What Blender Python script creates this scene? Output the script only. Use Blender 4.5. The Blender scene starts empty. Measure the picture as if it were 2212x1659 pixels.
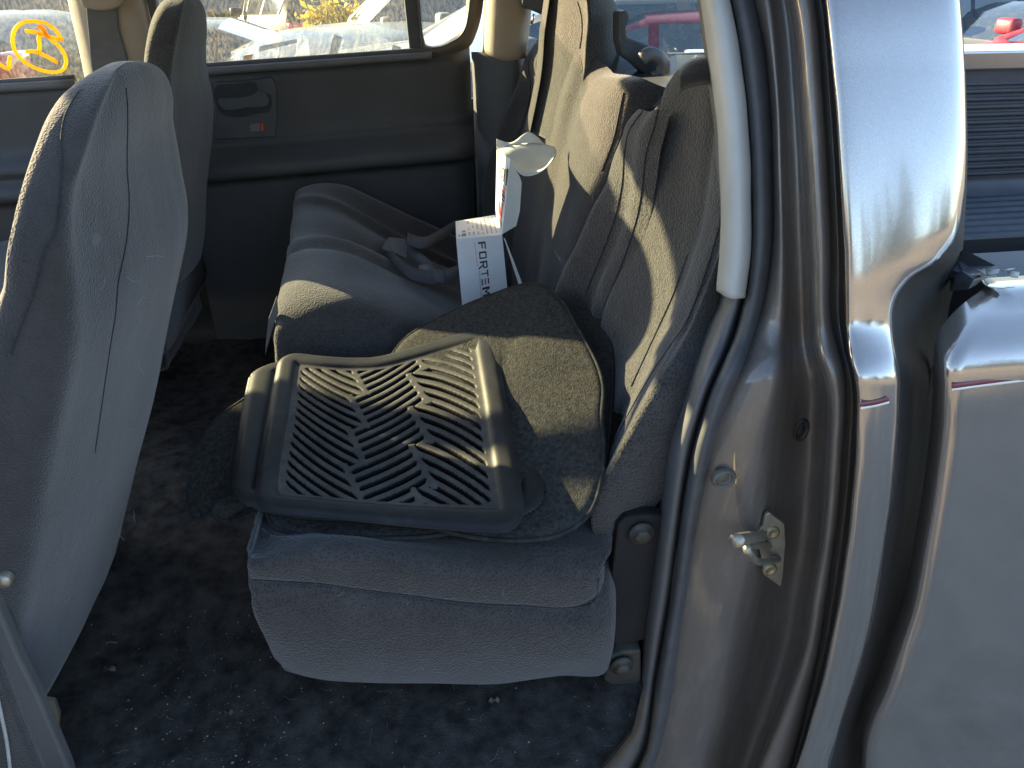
import bpy, bmesh, math, random
import numpy as np
from mathutils import Vector, Matrix
random.seed(7); np.random.seed(7)
C = bpy.context.scene
COL = C.collection
R = math.radians

# ------------------------------------------------------------------ camera
PITCH, YAW, F0 = 30.0, 9.0, 1609.0          # F0: focal length for a 2212 x 1659 picture
CAM = np.array([0.0, -0.6, 1.5])
cam = bpy.data.cameras.new('camera'); co = bpy.data.objects.new('camera', cam); COL.objects.link(co)
co.location = CAM; co.rotation_euler = (R(90-PITCH), 0, R(-YAW))
cam.sensor_width = 36; cam.lens = 36*F0/2212; cam.clip_start = 0.02; cam.clip_end = 3000
C.camera = co
# ------------------------------------------------------------------ world, sun, exposure
SUN_AZ, SUN_EL = 40.0, 17.0                 # sun stands ahead of the truck, beyond its far side, low
w = bpy.data.worlds.new('World'); C.world = w; w.use_nodes = True
nt = w.node_tree; nt.nodes.clear()
sky = nt.nodes.new('ShaderNodeTexSky'); sky.sky_type = 'NISHITA'; sky.sun_disc = False
sky.sun_elevation = R(SUN_EL); sky.sun_rotation = R(-(90-SUN_AZ)); sky.altitude = 300; sky.dust_density = 1.0
bg = nt.nodes.new('ShaderNodeBackground'); bg.inputs[1].default_value = 0.10
wo = nt.nodes.new('ShaderNodeOutputWorld')
nt.links.new(sky.outputs[0], bg.inputs[0]); nt.links.new(bg.outputs[0], wo.inputs[0])
sl = bpy.data.lights.new('sun', 'SUN'); so = bpy.data.objects.new('sun', sl); COL.objects.link(so)
sl.energy = 4.2; sl.angle = R(0.6); sl.color = (1.0, 0.80, 0.46)
sd = Vector((math.cos(R(SUN_EL))*math.cos(R(SUN_AZ)), -math.cos(R(SUN_EL))*math.sin(R(SUN_AZ)), -math.sin(R(SUN_EL))))
so.rotation_euler = sd.to_track_quat('-Z', 'Y').to_euler()
C.view_settings.view_transform = 'Standard'; C.view_settings.look = 'None'
C.view_settings.gamma = 1; C.view_settings.exposure = 2.6
C.cycles.max_bounces = 8; C.cycles.transparent_max_bounces = 16

# ------------------------------------------------------------------ helpers
p_, y_ = R(PITCH), R(YAW)
cf = np.array([math.sin(y_)*math.cos(p_), math.cos(y_)*math.cos(p_), -math.sin(p_)])
cr = np.array([math.cos(y_), -math.sin(y_), 0.0]); cu = np.cross(cr, cf)
def P(u, v, y=None, z=None, x=None):
    """the world point that stands at a picture place on the given world plane"""
    d = cf*F0 + cr*(u-1106) + cu*(829.5-v)
    a, val = (1, y) if y is not None else ((2, z) if z is not None else (0, x))
    return CAM + d*((val-CAM[a])/d[a])

def setp(o, label=None, cat=None, group=None, kind=None):
    if label: o['label'] = label
    if cat: o['category'] = cat
    if group: o['group'] = group
    if kind: o['kind'] = kind
    return o
def thing(name, label, cat, loc=(0,0,0), rz=0, group=None):
    o = bpy.data.objects.new(name, None); COL.objects.link(o)
    o.location = loc; o.rotation_euler = (0,0,rz); o.empty_display_size = .1
    return setp(o, label, cat, group)
def mesh(name, verts, faces, mat, parent=None, smooth=True, solid=None, off=-1, bevel=None, sub=0, fix=True):
    me = bpy.data.meshes.new(name)
    me.from_pydata([tuple(float(c) for c in v) for v in verts], [], faces)
    if fix:
        bm = bmesh.new(); bm.from_mesh(me)
        bmesh.ops.remove_doubles(bm, verts=bm.verts, dist=1e-6)
        bmesh.ops.delete(bm, geom=[v for v in bm.verts if not v.link_faces], context='VERTS')
        bmesh.ops.recalc_face_normals(bm, faces=bm.faces)
        bm.to_mesh(me); bm.free()
    me.materials.append(mat)
    if smooth: me.polygons.foreach_set('use_smooth', [True]*len(me.polygons))
    o = bpy.data.objects.new(name, me); COL.objects.link(o)
    if parent: o.parent = parent
    if solid:
        m = o.modifiers.new('s', 'SOLIDIFY'); m.thickness = solid; m.offset = off
    if bevel:
        m = o.modifiers.new('b', 'BEVEL'); m.width = bevel; m.segments = 2; m.limit_method = 'ANGLE'; m.angle_limit = R(40)
    if sub:
        m = o.modifiers.new('u', 'SUBSURF'); m.levels = sub; m.render_levels = sub
    return o
def gridfaces(nr, nc, close_r=False, close_c=False, base=0):
    f = []
    for i in range(nr - (0 if close_r else 1)):
        for j in range(nc - (0 if close_c else 1)):
            a = i*nc+j; b = i*nc+(j+1) % nc; c = ((i+1) % nr)*nc+(j+1) % nc; d = ((i+1) % nr)*nc+j
            f.append((a+base, b+base, c+base, d+base))
    return f
def cr_interp(pts, n, closed=False, par=None):
    """centripetal-like Catmull-Rom through pts, n samples spaced by chord length"""
    pts = np.array(pts, float); m = len(pts)
    if m == 2:
        t = np.linspace(0, 1, n)[:, None]; return pts[0]*(1-t)+pts[1]*t
    if closed: pts = np.vstack([pts, pts[:1]])
    d = np.linalg.norm(np.diff(pts, axis=0), axis=1)**.9+1e-6
    s = np.concatenate([[0], np.cumsum(d)]) if par is None else np.array(par, float)
    ts = np.linspace(s[0], s[-1], n, endpoint=not closed)
    # tangents (finite difference, non uniform)
    h = np.diff(s); sl_ = np.diff(pts, axis=0)/h[:, None]
    tg = np.zeros_like(pts)
    tg[1:-1] = (sl_[:-1]*h[1:, None]+sl_[1:]*h[:-1, None])/(h[1:]+h[:-1])[:, None]
    if closed:
        tg[0] = tg[-1] = (sl_[-1]*h[0]+sl_[0]*h[-1])/(h[0]+h[-1])
    else: tg[0] = sl_[0]; tg[-1] = sl_[-1]
    k = np.clip(np.searchsorted(s, ts, 'right')-1, 0, len(h)-1)
    x = ((ts-s[k])/h[k])[:, None]; hh = h[k][:, None]
    return (2*x**3-3*x**2+1)*pts[k]+(x**3-2*x**2+x)*hh*tg[k]+(-2*x**3+3*x**2)*pts[k+1]+(x**3-x**2)*hh*tg[k+1]
def rib(pts, y=None):
    """points (u, v[, y]) or world points given as numpy arrays"""
    out = []
    for q in pts:
        if isinstance(q, np.ndarray): out.append(q)
        else: out.append(P(q[0], q[1], y=(q[2] if len(q) > 2 else y)))
    return out
def loftgrid(ribs, n, per=4, smooth_across=True, par=None):
    A = np.array([cr_interp(r, n) for r in ribs])             # ribs x n x 3
    m = len(ribs)
    if not smooth_across and per == 1: return A
    N = (m-1)*per+1
    out = np.zeros((N, n, 3))
    if smooth_across:
        for j in range(n):
            # keep original ribs exactly on the parameter grid
            out[:, j] = cr_interp(A[:, j], N, par=np.arange(m))
    else:
        for i in range(N):
            k = min(i//per, m-2); t = (i-k*per)/per
            out[i] = A[k]*(1-t)+A[k+1]*t
    return out
def loft(name, ribs, mat, parent=None, n=40, per=4, smooth_across=True, solid=None, off=-1, sub=0):
    G = loftgrid(ribs, n, per, smooth_across)
    return mesh(name, G.reshape(-1, 3), gridfaces(G.shape[0], G.shape[1]), mat, parent, solid=solid, off=off, sub=sub)
def tube(pts, r, seg=8, n=None, cap=True, r2=None):
    pts = np.array(pts, float)
    if n: pts = cr_interp(pts, n)
    N = len(pts); V = []; Fc = []
    if hasattr(r, '__len__'): r = np.interp(np.linspace(0, 1, N), np.linspace(0, 1, len(r)), r)
    t = np.gradient(pts, axis=0); t /= np.linalg.norm(t, axis=1)[:, None]+1e-9
    up = np.array([0, 0, 1.0]) if abs(t[0][2]) < .9 else np.array([1.0, 0, 0])
    a = np.cross(t[0], up); a /= np.linalg.norm(a)
    for i in range(N):
        a = a-t[i]*a.dot(t[i]); a /= np.linalg.norm(a)+1e-9
        b = np.cross(t[i], a)
        rr = r[i] if hasattr(r, '__len__') else (r if r2 is None else r+(r2-r)*i/(N-1))
        for k in range(seg):
            an = 2*math.pi*k/seg
            V.append(pts[i]+(a*math.cos(an)+b*math.sin(an))*rr)
    Fc = gridfaces(N, seg, close_c=True)
    if cap:
        Fc.append(tuple(range(seg-1, -1, -1))); Fc.append(tuple(range((N-1)*seg, N*seg)))
    return V, Fc
class MB:
    def __init__(s): s.v = []; s.f = []
    def add(s, V, Fc):
        b = len(s.v); s.v += [np.array(v, float) for v in V]; s.f += [tuple(i+b for i in f) for f in Fc]; return s
    def box(s, c, h, M=None):
        c = np.array(c, float); V = []
        for sx in (-1, 1):
            for sy in (-1, 1):
                for sz in (-1, 1):
                    q = np.array([sx*h[0], sy*h[1], sz*h[2]])
                    if M is not None: q = M@q
                    V.append(c+q)
        return s.add(V, [(0,1,3,2),(4,6,7,5),(0,4,5,1),(2,3,7,6),(0,2,6,4),(1,5,7,3)])
    def tube(s, *a, **k): return s.add(*tube(*a, **k))
    def build(s, name, mat, parent=None, **k): return mesh(name, s.v, s.f, mat, parent, **k)
def poly_plate(name, outline, mat, parent, thick, n=None, dirv=None, bevel=None, smooth=False):
    """flat outline (3D points) given a real thickness along dirv"""
    pts = np.array(outline, float)
    if n: pts = cr_interp(pts, n, closed=True)
    N = len(pts)
    if dirv is None:
        c = pts.mean(0); nn = np.zeros(3)
        for i in range(N): nn += np.cross(pts[i]-c, pts[(i+1) % N]-c)
        nn /= np.linalg.norm(nn)
        if nn.dot(CAM-c) < 0: nn = -nn
        dirv = -nn
    V = list(pts)+list(pts+np.array(dirv)*thick)
    Fc = [tuple(range(N)), tuple(range(2*N-1, N-1, -1))]+[(i, (i+1) % N, (i+1) % N+N, i+N) for i in range(N)]
    return mesh(name, V, Fc, mat, parent, smooth=smooth, bevel=bevel)

from mathutils.bvhtree import BVHTree
def on_surf(objs, px, lift=.0015, y=.2):
    trees = []
    for o in objs:
        me = o.data; trees.append(BVHTree.FromPolygons([v.co.copy() for v in me.vertices], [tuple(p.vertices) for p in me.polygons]))
    out = []
    for u, v in px:
        d = Vector(cf*F0+cr*(u-1106)+cu*(829.5-v)).normalized(); best = None
        for t in trees:
            h = t.ray_cast(Vector(CAM), d)
            if h[0] is not None and (best is None or h[3] < best[1]): best = (h[0], h[3])
        if best: out.append(np.array(best[0]-d*lift))
    return out
def seam(objs, px, mat, parent, r=.0016, n=60):
    q = on_surf(objs, [tuple(a) for a in cr_interp(np.array(px, float), n)])
    if len(q) < 3: return
    m = MB(); m.tube(q, r, 6); o = m.build('seam_piping', mat); o.parent = parent; return o
# ------------------------------------------------------------------ materials
def newmat(name):
    m = bpy.data.materials.new(name); m.use_nodes = True
    return m, m.node_tree, m.node_tree.nodes['Principled BSDF']
def ramp(nt_, src, stops):
    r = nt_.nodes.new('ShaderNodeValToRGB'); e = r.color_ramp.elements
    while len(e) < len(stops): e.new(.5)
    for q, (p, c) in zip(e, stops): q.position = p; q.color = (*c, 1) if len(c) == 3 else c
    nt_.links.new(src, r.inputs[0]); return r
def coord(nt_, scale=(1,1,1)):
    g = nt_.nodes.new('ShaderNodeNewGeometry') ; m = nt_.nodes.new('ShaderNodeMapping')
    m.inputs['Scale'].default_value = scale
    nt_.links.new(g.outputs['Position'], m.inputs[0]); return m.outputs[0]
def noise(nt_, co_, scale, detail=4, rough=.6):
    n = nt_.nodes.new('ShaderNodeTexNoise'); n.inputs['Scale'].default_value = scale
    n.inputs['Detail'].default_value = detail; n.inputs['Roughness'].default_value = rough
    nt_.links.new(co_, n.inputs['Vector']); return n.outputs[0]
def vor(nt_, co_, scale, feat='F1'):
    n = nt_.nodes.new('ShaderNodeTexVoronoi'); n.inputs['Scale'].default_value = scale; n.feature = feat
    nt_.links.new(co_, n.inputs['Vector']); return n.outputs[0]
def math_(nt_, op, a, b):
    n = nt_.nodes.new('ShaderNodeMath'); n.operation = op
    for i, q in enumerate((a, b)):
        if isinstance(q, (int, float)): n.inputs[i].default_value = q
        else: nt_.links.new(q, n.inputs[i])
    return n.outputs[0]
def bump(nt_, b, h, strength, dist, prev=None):
    n = nt_.nodes.new('ShaderNodeBump'); n.inputs['Strength'].default_value = strength; n.inputs['Distance'].default_value = dist
    nt_.links.new(h, n.inputs['Height'])
    if prev is not None: nt_.links.new(prev, n.inputs['Normal'])
    nt_.links.new(n.outputs[0], b.inputs['Normal']); return n.outputs[0]
def mat_basic(name, col, rough=.6, metal=0, var=.15, scale=30, bs=0, bd=.001, bscale=400, coat=0, dust=None, spec=.5):
    m, t, b = newmat(name); co_ = coord(t)
    c = np.array(col)
    stops = [(.3, tuple(c*(1-var))), (.7, tuple(np.minimum(1, c*(1+var))))]
    r = ramp(t, noise(t, co_, scale), stops); t.links.new(r.outputs[0], b.inputs['Base Color'])
    b.inputs['Roughness'].default_value = rough; b.inputs['Metallic'].default_value = metal
    b.inputs['Specular IOR Level'].default_value = spec
    if coat: b.inputs['Coat Weight'].default_value = coat; b.inputs['Coat Roughness'].default_value = .06
    if bs: bump(t, b, noise(t, co_, bscale, 3), bs, bd)
    if dust:
        mx = t.nodes.new('ShaderNodeMix'); mx.data_type = 'RGBA'
        f = ramp(t, noise(t, co_, dust[1], 6, .7), [(dust[2], (0,0,0)), (dust[3], (dust[4],)*3)])
        t.links.new(f.outputs[0], mx.inputs[0]); t.links.new(r.outputs[0], mx.inputs[6]); mx.inputs[7].default_value = (*dust[0], 1)
        t.links.new(mx.outputs[2], b.inputs['Base Color'])
    return m
def mat_fabric(name, col, knit=0.0, kscale=300, sheen=.3, var=.22, fuzz=.5):
    """velour/knit upholstery with pits, pilling, wear and lint"""
    m, t, b = newmat(name); co_ = coord(t); c = np.array(col)
    big = noise(t, co_, 6, 5, .7); mid = noise(t, co_, 45, 5, .75); fine = noise(t, co_, 420, 3, .8)
    mixv = math_(t, 'ADD', math_(t, 'ADD', math_(t, 'MULTIPLY', big, .45), math_(t, 'MULTIPLY', mid, .3)), math_(t, 'MULTIPLY', fine, .25))
    r = ramp(t, mixv, [(.36, tuple(c*(1-var*1.3))), (.64, tuple(c*(1+var*1.3)))])
    v = vor(t, co_, kscale)
    pit = ramp(t, v, [(0.10, (1-knit,)*3), (.5, (1+.25*knit,)*3)])
    mx = t.nodes.new('ShaderNodeMix'); mx.data_type = 'RGBA'; mx.blend_type = 'MULTIPLY'; mx.inputs[0].default_value = 1
    t.links.new(r.outputs[0], mx.inputs[6]); t.links.new(pit.outputs[0], mx.inputs[7])
    sp = ramp(t, noise(t, co_, 330, 2, .5), [(.72, (0,0,0)), (.80, (.30,)*3)])
    mx2 = t.nodes.new('ShaderNodeMix'); mx2.data_type = 'RGBA'
    t.links.new(sp.outputs[0], mx2.inputs[0]); t.links.new(mx.outputs[2], mx2.inputs[6]); mx2.inputs[7].default_value = (.22, .21, .19, 1)
    t.links.new(mx2.outputs[2], b.inputs['Base Color'])
    b.inputs['Roughness'].default_value = .92; b.inputs['Specular IOR Level'].default_value = .2
    b.inputs['Sheen Weight'].default_value = sheen; b.inputs['Sheen Roughness'].default_value = .45
    n1 = bump(t, b, v, .35+.65*knit, .0018)
    n2 = bump(t, b, noise(t, co_, 500, 3, .7), fuzz, .0010, n1)
    bump(t, b, noise(t, coord(t, (1, 1, .45)), 12, 3, .5), .25, .010, n2)
    return m

FAB = mat_fabric('charcoal_velour', (.053, .049, .048), knit=.6)
FABS = mat_fabric('smooth_velour', (.051, .047, .047), knit=.2, kscale=420, sheen=.45)
FABK = mat_fabric('knit_velour', (.053, .050, .049), knit=.75, kscale=270)
FABD = mat_fabric('dark_cloth', (.028, .03, .036), knit=.1)
CARPET = mat_basic('floor_carpet', (.062, .057, .053), .97, 0, .55, 35, 1, .006, 350, dust=((.11, .10, .085), 55, .56, .8, .5), spec=.1)
CARPM = mat_basic('mat_carpet', (.048, .047, .044), .97, 0, .5, 160, 1, .004, 380, dust=((.16, .15, .12), 120, .60, .85, .5), spec=.15)
RUB = mat_basic('black_rubber', (.020, .020, .020), .5, 0, .2, 40, .3, .0006, 300, dust=((.11, .105, .10), 14, .5, .8, .3), spec=.3)
RUBF = mat_basic('dusty_rubber', (.045, .043, .041), .6, 0, .2, 40, .3, .0006, 300, dust=((.17, .155, .13), 14, .42, .75, .5), spec=.35)
SEAL = mat_basic('seal_rubber', (.075, .078, .085), .6, 0, .15, 40, .3, .0005, 600, dust=((.18, .17, .16), 50, .62, .9, .5))
PLAST = mat_basic('dark_plastic', (.06, .068, .078), .5, 0, .12, 20, .35, .0006, 900, spec=.4)
PLASTL = mat_basic('grey_plastic', (.12, .12, .125), .5, 0, .1, 20, .3, .0005, 900)
TAN = mat_basic('tan_plastic', (.33, .27, .20), .6, 0, .06, 15, .6, .0008, 500)
SILVERT = mat_basic('pale_trim', (.42, .42, .40), .5, 0, .06, 15, .25, .0005, 700)
DARKM = mat_basic('dark_metal', (.02, .021, .024), .55, .3, .3, 20, .2, .001, 60)
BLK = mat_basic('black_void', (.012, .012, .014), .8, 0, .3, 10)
STEEL = mat_basic('zinc_steel', (.36, .33, .27), .42, .75, .25, 60, .2, .0005, 200)
CHROME = mat_basic('chrome', (.7, .7, .7), .15, 1, .05, 10)
LINER = mat_basic('bed_liner', (.04, .043, .055), .5, 0, .25, 8, .2, .001, 300, dust=((.14, .14, .16), 5, .5, .9, .4))
RED = mat_basic('red_plastic', (.5, .04, .03), .4, 0)
WHITEC = mat_basic('white_card', (.72, .72, .74), .5, 0, .03, 30, .1, .0004, 60)
CARD = mat_basic('card_inside', (.66, .67, .62), .75, 0, .04, 30, .1, .0004, 90)
INK = mat_basic('black_ink', (.03, .03, .035), .5, 0)
REDINK = mat_basic('red_ink', (.5, .04, .06), .5, 0)
GREYINK = mat_basic('grey_ink', (.2, .2, .2), .5, 0)

def mat_paint(name, col, metal=.75, rough=.22, scratch=0., dirt=.3):
    m, t, b = newmat(name); co_ = coord(t); c = np.array(col)
    r = ramp(t, noise(t, co_, 900, 2), [(.3, tuple(c*.85)), (.7, tuple(c*1.15))])
    mx = t.nodes.new('ShaderNodeMix'); mx.data_type = 'RGBA'
    cs = coord(t, (3, 3, .6))
    f = ramp(t, noise(t, cs, 12, 8, .75), [(.48, (0,)*3), (.80, (dirt,)*3)])
    t.links.new(f.outputs[0], mx.inputs[0]); t.links.new(r.outputs[0], mx.inputs[6]); mx.inputs[7].default_value = (.27, .245, .21, 1)
    t.links.new(mx.outputs[2], b.inputs['Base Color'])
    b.inputs['Metallic'].default_value = metal
    rr = ramp(t, noise(t, cs, 14, 6, .7), [(.4, (rough,)*3), (.8, (min(1, rough+.25*dirt+.05),)*3)])
    t.links.new(rr.outputs[0], b.inputs['Roughness'])
    b.inputs['Coat Weight'].default_value = .8; b.inputs['Coat Roughness'].default_value = .04
    bump(t, b, noise(t, co_, 5, 2), .05, .01)
    return m
PAINT = mat_paint('graphite_paint', (.45, .41, .38), .82, .17, dirt=.12)
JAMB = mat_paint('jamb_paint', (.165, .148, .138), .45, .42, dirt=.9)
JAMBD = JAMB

def mat_glass(name, dust=.25, tint=(.93, .97, .95), spec=.12):
    m, t, b = newmat(name); t.nodes.remove(b); out = t.nodes['Material Output']
    tr = t.nodes.new('ShaderNodeBsdfTransparent'); tr.inputs[0].default_value = (*tint, 1)
    df = t.nodes.new('ShaderNodeBsdfDiffuse'); df.inputs[0].default_value = (.5, .47, .4, 1)
    tl = t.nodes.new('ShaderNodeBsdfTranslucent'); tl.inputs[0].default_value = (.6, .55, .45, 1)
    gl = t.nodes.new('ShaderNodeBsdfGlossy'); gl.inputs['Roughness'].default_value = .02
    ad = t.nodes.new('ShaderNodeMixShader'); ad.inputs[0].default_value = .5
    t.links.new(df.outputs[0], ad.inputs[1]); t.links.new(tl.outputs[0], ad.inputs[2])
    co_ = coord(t, (1, 1, .5))
    f1 = ramp(t, noise(t, co_, 160, 4, .7), [(.4, (dust*.25,)*3), (.62, (dust*1.4,)*3)])
    f2 = ramp(t, noise(t, co_, 8, 4, .7), [(.3, (.5,)*3), (.7, (1,)*3)])
    mm = math_(t, 'MULTIPLY', f1.outputs[0], f2.outputs[0])
    mx = t.nodes.new('ShaderNodeMixShader'); t.links.new(mm, mx.inputs[0])
    t.links.new(tr.outputs[0], mx.inputs[1]); t.links.new(ad.outputs[0], mx.inputs[2])
    lw = t.nodes.new('ShaderNodeLayerWeight'); lw.inputs[0].default_value = .5
    fr = math_(t, 'ADD', math_(t, 'MULTIPLY', math_(t, 'POWER', lw.outputs[1], 5.0), .8), .025)
    m2 = t.nodes.new('ShaderNodeMixShader'); t.links.new(fr, m2.inputs[0])
    t.links.new(mx.outputs[0], m2.inputs[1]); t.links.new(gl.outputs[0], m2.inputs[2])
    t.links.new(m2.outputs[0], out.inputs[0]); return m
GLASSD = mat_glass('dusty_glass', .13)
GLASSC = mat_glass('clear_glass', .06)
MARK, t_, b_ = newmat('orange_marker'); b_.inputs['Base Color'].default_value = (1, .62, .03, 1); b_.inputs['Roughness'].default_value = .5
b_.inputs['Subsurface Weight'].default_value = 0; b_.inputs['Transmission Weight'].default_value = 0
_tl = t_.nodes.new('ShaderNodeBsdfTranslucent'); _tl.inputs[0].default_value = (1, .72, .05, 1)
_mx = t_.nodes.new('ShaderNodeMixShader'); _mx.inputs[0].default_value = .6
t_.links.new(b_.outputs[0], _mx.inputs[1]); t_.links.new(_tl.outputs[0], _mx.inputs[2]); t_.links.new(_mx.outputs[0], t_.nodes['Material Output'].inputs[0])

# =================================================================== GROUND
def ground_h(x, y):
    h = -0.35
    if y > 4: h -= (min(y, 11)-4)*.085
    if y > 11: h -= min(1.3, (y-11)*.45)
    if y < -14: h += min(9, (-14-y)*.22)
    return h
xs = np.concatenate([np.linspace(-900, -30, 12), np.linspace(-25, 25, 70), np.linspace(30, 900, 12)])
ys = np.concatenate([np.linspace(-900, -60, 10), np.linspace(-55, -6, 40), np.linspace(-5, 12, 60), np.linspace(13, 60, 20), np.linspace(80, 900, 10)])
V = [(x, y, ground_h(x, y)+.03*math.sin(x*1.7+y)*math.cos(y*1.3)+random.uniform(-.012, .012)) for y in ys for x in xs]
GROUND = mat_basic('gravel_dirt', (.21, .195, .175), .95, 0, .45, 6, 1, .03, 25, dust=((.3, .26, .2), 18, .5, .7, .7))
g = mesh('ground', V, gridfaces(len(ys), len(xs)), GROUND); setp(g, 'brown gravel and dirt of the yard', None, None, 'structure')

# =================================================================== THE TRUCK
truck = thing('pickup_truck', 'graphite crew cab pickup truck with its rear door opening and charcoal cloth seats', 'pickup truck', (0, 0, -.35))
TO = -0.0
class _T:                                    # parts are modelled in world coordinates, parented with the offset undone
    pass
def part(o, parent=truck):
    o.parent = parent; o.matrix_parent_inverse = Matrix.Translation((0, 0, .35)) if parent is truck else Matrix.Identity(4)
    return o
def TP(name, V, Fc, mat, **k): return part(mesh(name, V, Fc, mat, None, **k))
def pl(name, ribs, mat, **k): return part(loft(name, ribs, mat, None, **k))

# ---- body side behind the door: seal, jamb, outer cab panel
TV = [(-140, .20), (0, .155), (150, .125), (300, .098), (450, .075), (600, .056), (670, .049), (710, .043), (745, .031), (780, .014), (815, .003), (850, 0), (1300, .0), (1700, .012), (1900, .03)]
tvx = np.array([a for a, b in TV]); tvy = np.array([b for a, b in TV])
def sm(xq, xp, fp):
    pts = np.stack([np.array(xp, float), np.array(fp, float)], 1)
    d = cr_interp(pts, 400); return np.interp(xq, d[:, 0], d[:, 1])
VG = np.arange(-140, 1840, 9)
TT = sm(VG, tvx, tvy)
def strip(name, curves, mat, per=3, **k):
    """curves: list of ([(u,v)..], depth behind the skin)"""
    ribs_ = []
    for pts, dy in curves:
        pts = sorted(pts, key=lambda q: q[1])
        a, b = pts[0], pts[1]; pts = [(a[0]+(b[0]-a[0])*(-140-a[1])/(b[1]-a[1]), -140)]+pts if a[1] > -140 else pts
        a, b = pts[-2], pts[-1]
        if b[1] < 1840: pts = pts+[(b[0]+(b[0]-a[0])*(1840-b[1])/(b[1]-a[1]), 1840)]
        us = sm(VG, [q[1] for q in pts], [q[0] for q in pts])
        ribs_.append([P(u, v, y=t+(dy(v) if callable(dy) else dy)) for u, v, t in zip(us, VG, TT)])
    A = np.array(ribs_); m, n = A.shape[:2]; N = (m-1)*per+1
    out = np.zeros((N, n, 3))
    for j in range(n): out[:, j] = cr_interp(A[:, j], N, par=np.arange(m))
    return part(mesh(name, out.reshape(-1, 3), gridfaces(N, n), mat, None, **k))
def between(a, b, t):
    va = sorted(set([q[1] for q in a]+[q[1] for q in b]))
    fa = lambda v, c: np.interp(v, [q[1] for q in c], [q[0] for q in c])
    return [(fa(v, a)*(1-t)+fa(v, b)*t, v) for v in va]
KL = [(1500,-100),(1521,0),(1540,132),(1557,264),(1565,429),(1562,548),(1561,644),(1534,707),(1478,866),(1446,965),(1434,1064),(1415,1191),(1389,1376),(1378,1488),(1356,1581),(1292,1659),(1200,1740)]
KG = [(1552,-100),(1572,0),(1590,99),(1607,231),(1616,363),(1616,548),(1606,640),(1585,720),(1530,850),(1496,960),(1480,1042),(1445,1302),(1415,1469),(1393,1618),(1374,1659),(1300,1740)]
KR = [(1610,-100),(1632,0),(1653,99),(1666,231),(1671,363),(1669,548),(1645,687),(1613,787),(1565,906),(1538,1005),(1514,1124),(1482,1321),(1445,1562),(1415,1659),(1370,1740)]
J1 = [(1640,-100),(1664,0),(1683,231),(1692,548),(1694,700),(1690,800),(1668,950),(1650,1090),(1640,1200),(1615,1300),(1570,1500),(1530,1659)]
J3 = [(1690,-100),(1712,0),(1735,231),(1752,548),(1758,702),(1765,760),(1781,806),(1790,851),(1788,987),(1777,1149),(1753,1290),(1737,1392),(1700,1505),(1640,1659)]
J5 = [(1742,-100),(1762,0),(1782,231),(1798,548),(1800,702),(1812,750),(1825,800),(1829,851),(1822,987),(1814,1100),(1794,1250),(1773,1392),(1725,1594),(1704,1670)]
J7 = [(1768,-100),(1785,0),(1807,231),(1825,548),(1828,702),(1834,762),(1846,806),(1852,851),(1849,987),(1834,1149),(1810,1311),(1781,1452),(1741,1594),(1716,1670)]
E1 = [(2064,-100),(2072,0),(2079,83),(2085,198),(2088,330),(2082,430),(2066,510),(2028,562),(1968,604),(1940,642),(1931,672),(1931,710),(1935,745),(1942,785),(1946,821),(1943,910),(1937,987),(1927,1088),(1911,1197),(1887,1331),(1862,1432),(1822,1554),(1792,1659)]
strip('inner_pillar_trim', [(between(KL, KG, -.3), .25), (KL, .175), (between(KL, KG, .3), .140), (between(KL, KG, .75), .128), (KG, .150)], PLASTL)
strip('door_seal', [(KG, .155), (between(KG, KR, .18), .118), (between(KG, KR, .6), .108), (KR, .13)], SEAL)
vk = lambda v: 1/(1+math.exp(-(v-760)/60))
jamb = strip('door_jamb', [(between(KR, J1, -.3), .14), (between(KR, J1, .1), .115), (between(KR, J1, .8), .10), (between(J1, J3, .12), lambda v: .104+.014*vk(v)), (between(J1, J3, .3), lambda v: .112+.036*vk(v)), (between(J1, J3, .7), lambda v: .110+.044*vk(v)), (between(J1, J3, .92), lambda v: .078+.04*vk(v)),
     (J3, .05), (between(J3, J5, .4), .034), (between(J3, J5, .85), .037), (J5, .05), (between(J5, J7, .45), .075), (J7, .03), (between(J7, E1, .012), .012)], JAMB)
strip('cab_side_panel', [(between(J7, E1, .0), .016), (between(J7, E1, .02), .004), (between(J7, E1, .25), 0), (between(J7, E1, .6), .0), (between(J7, E1, .9), .004), (between(J7, E1, .985), .012), (E1, .02)], PAINT)
CCP = mat_paint('cab_corner_shade', (.03, .029, .029), .1, .6, dirt=.12); CCP.node_tree.nodes['Principled BSDF'].inputs['Coat Weight'].default_value = 0; CCP.node_tree.nodes['Principled BSDF'].inputs['Specular IOR Level'].default_value = .2  # near-black colour holds the shade of the gap beside the bed
# rounded rear corner of the cab behind the panel edge
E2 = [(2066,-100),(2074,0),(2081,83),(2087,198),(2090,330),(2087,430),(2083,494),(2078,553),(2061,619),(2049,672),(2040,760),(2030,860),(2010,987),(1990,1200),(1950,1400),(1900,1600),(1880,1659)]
strip('cab_corner', [(E1, .021), (between(E1, E2, .35), .05), (between(E1, E2, .8), .11), (E2, .20)], CCP)

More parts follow.
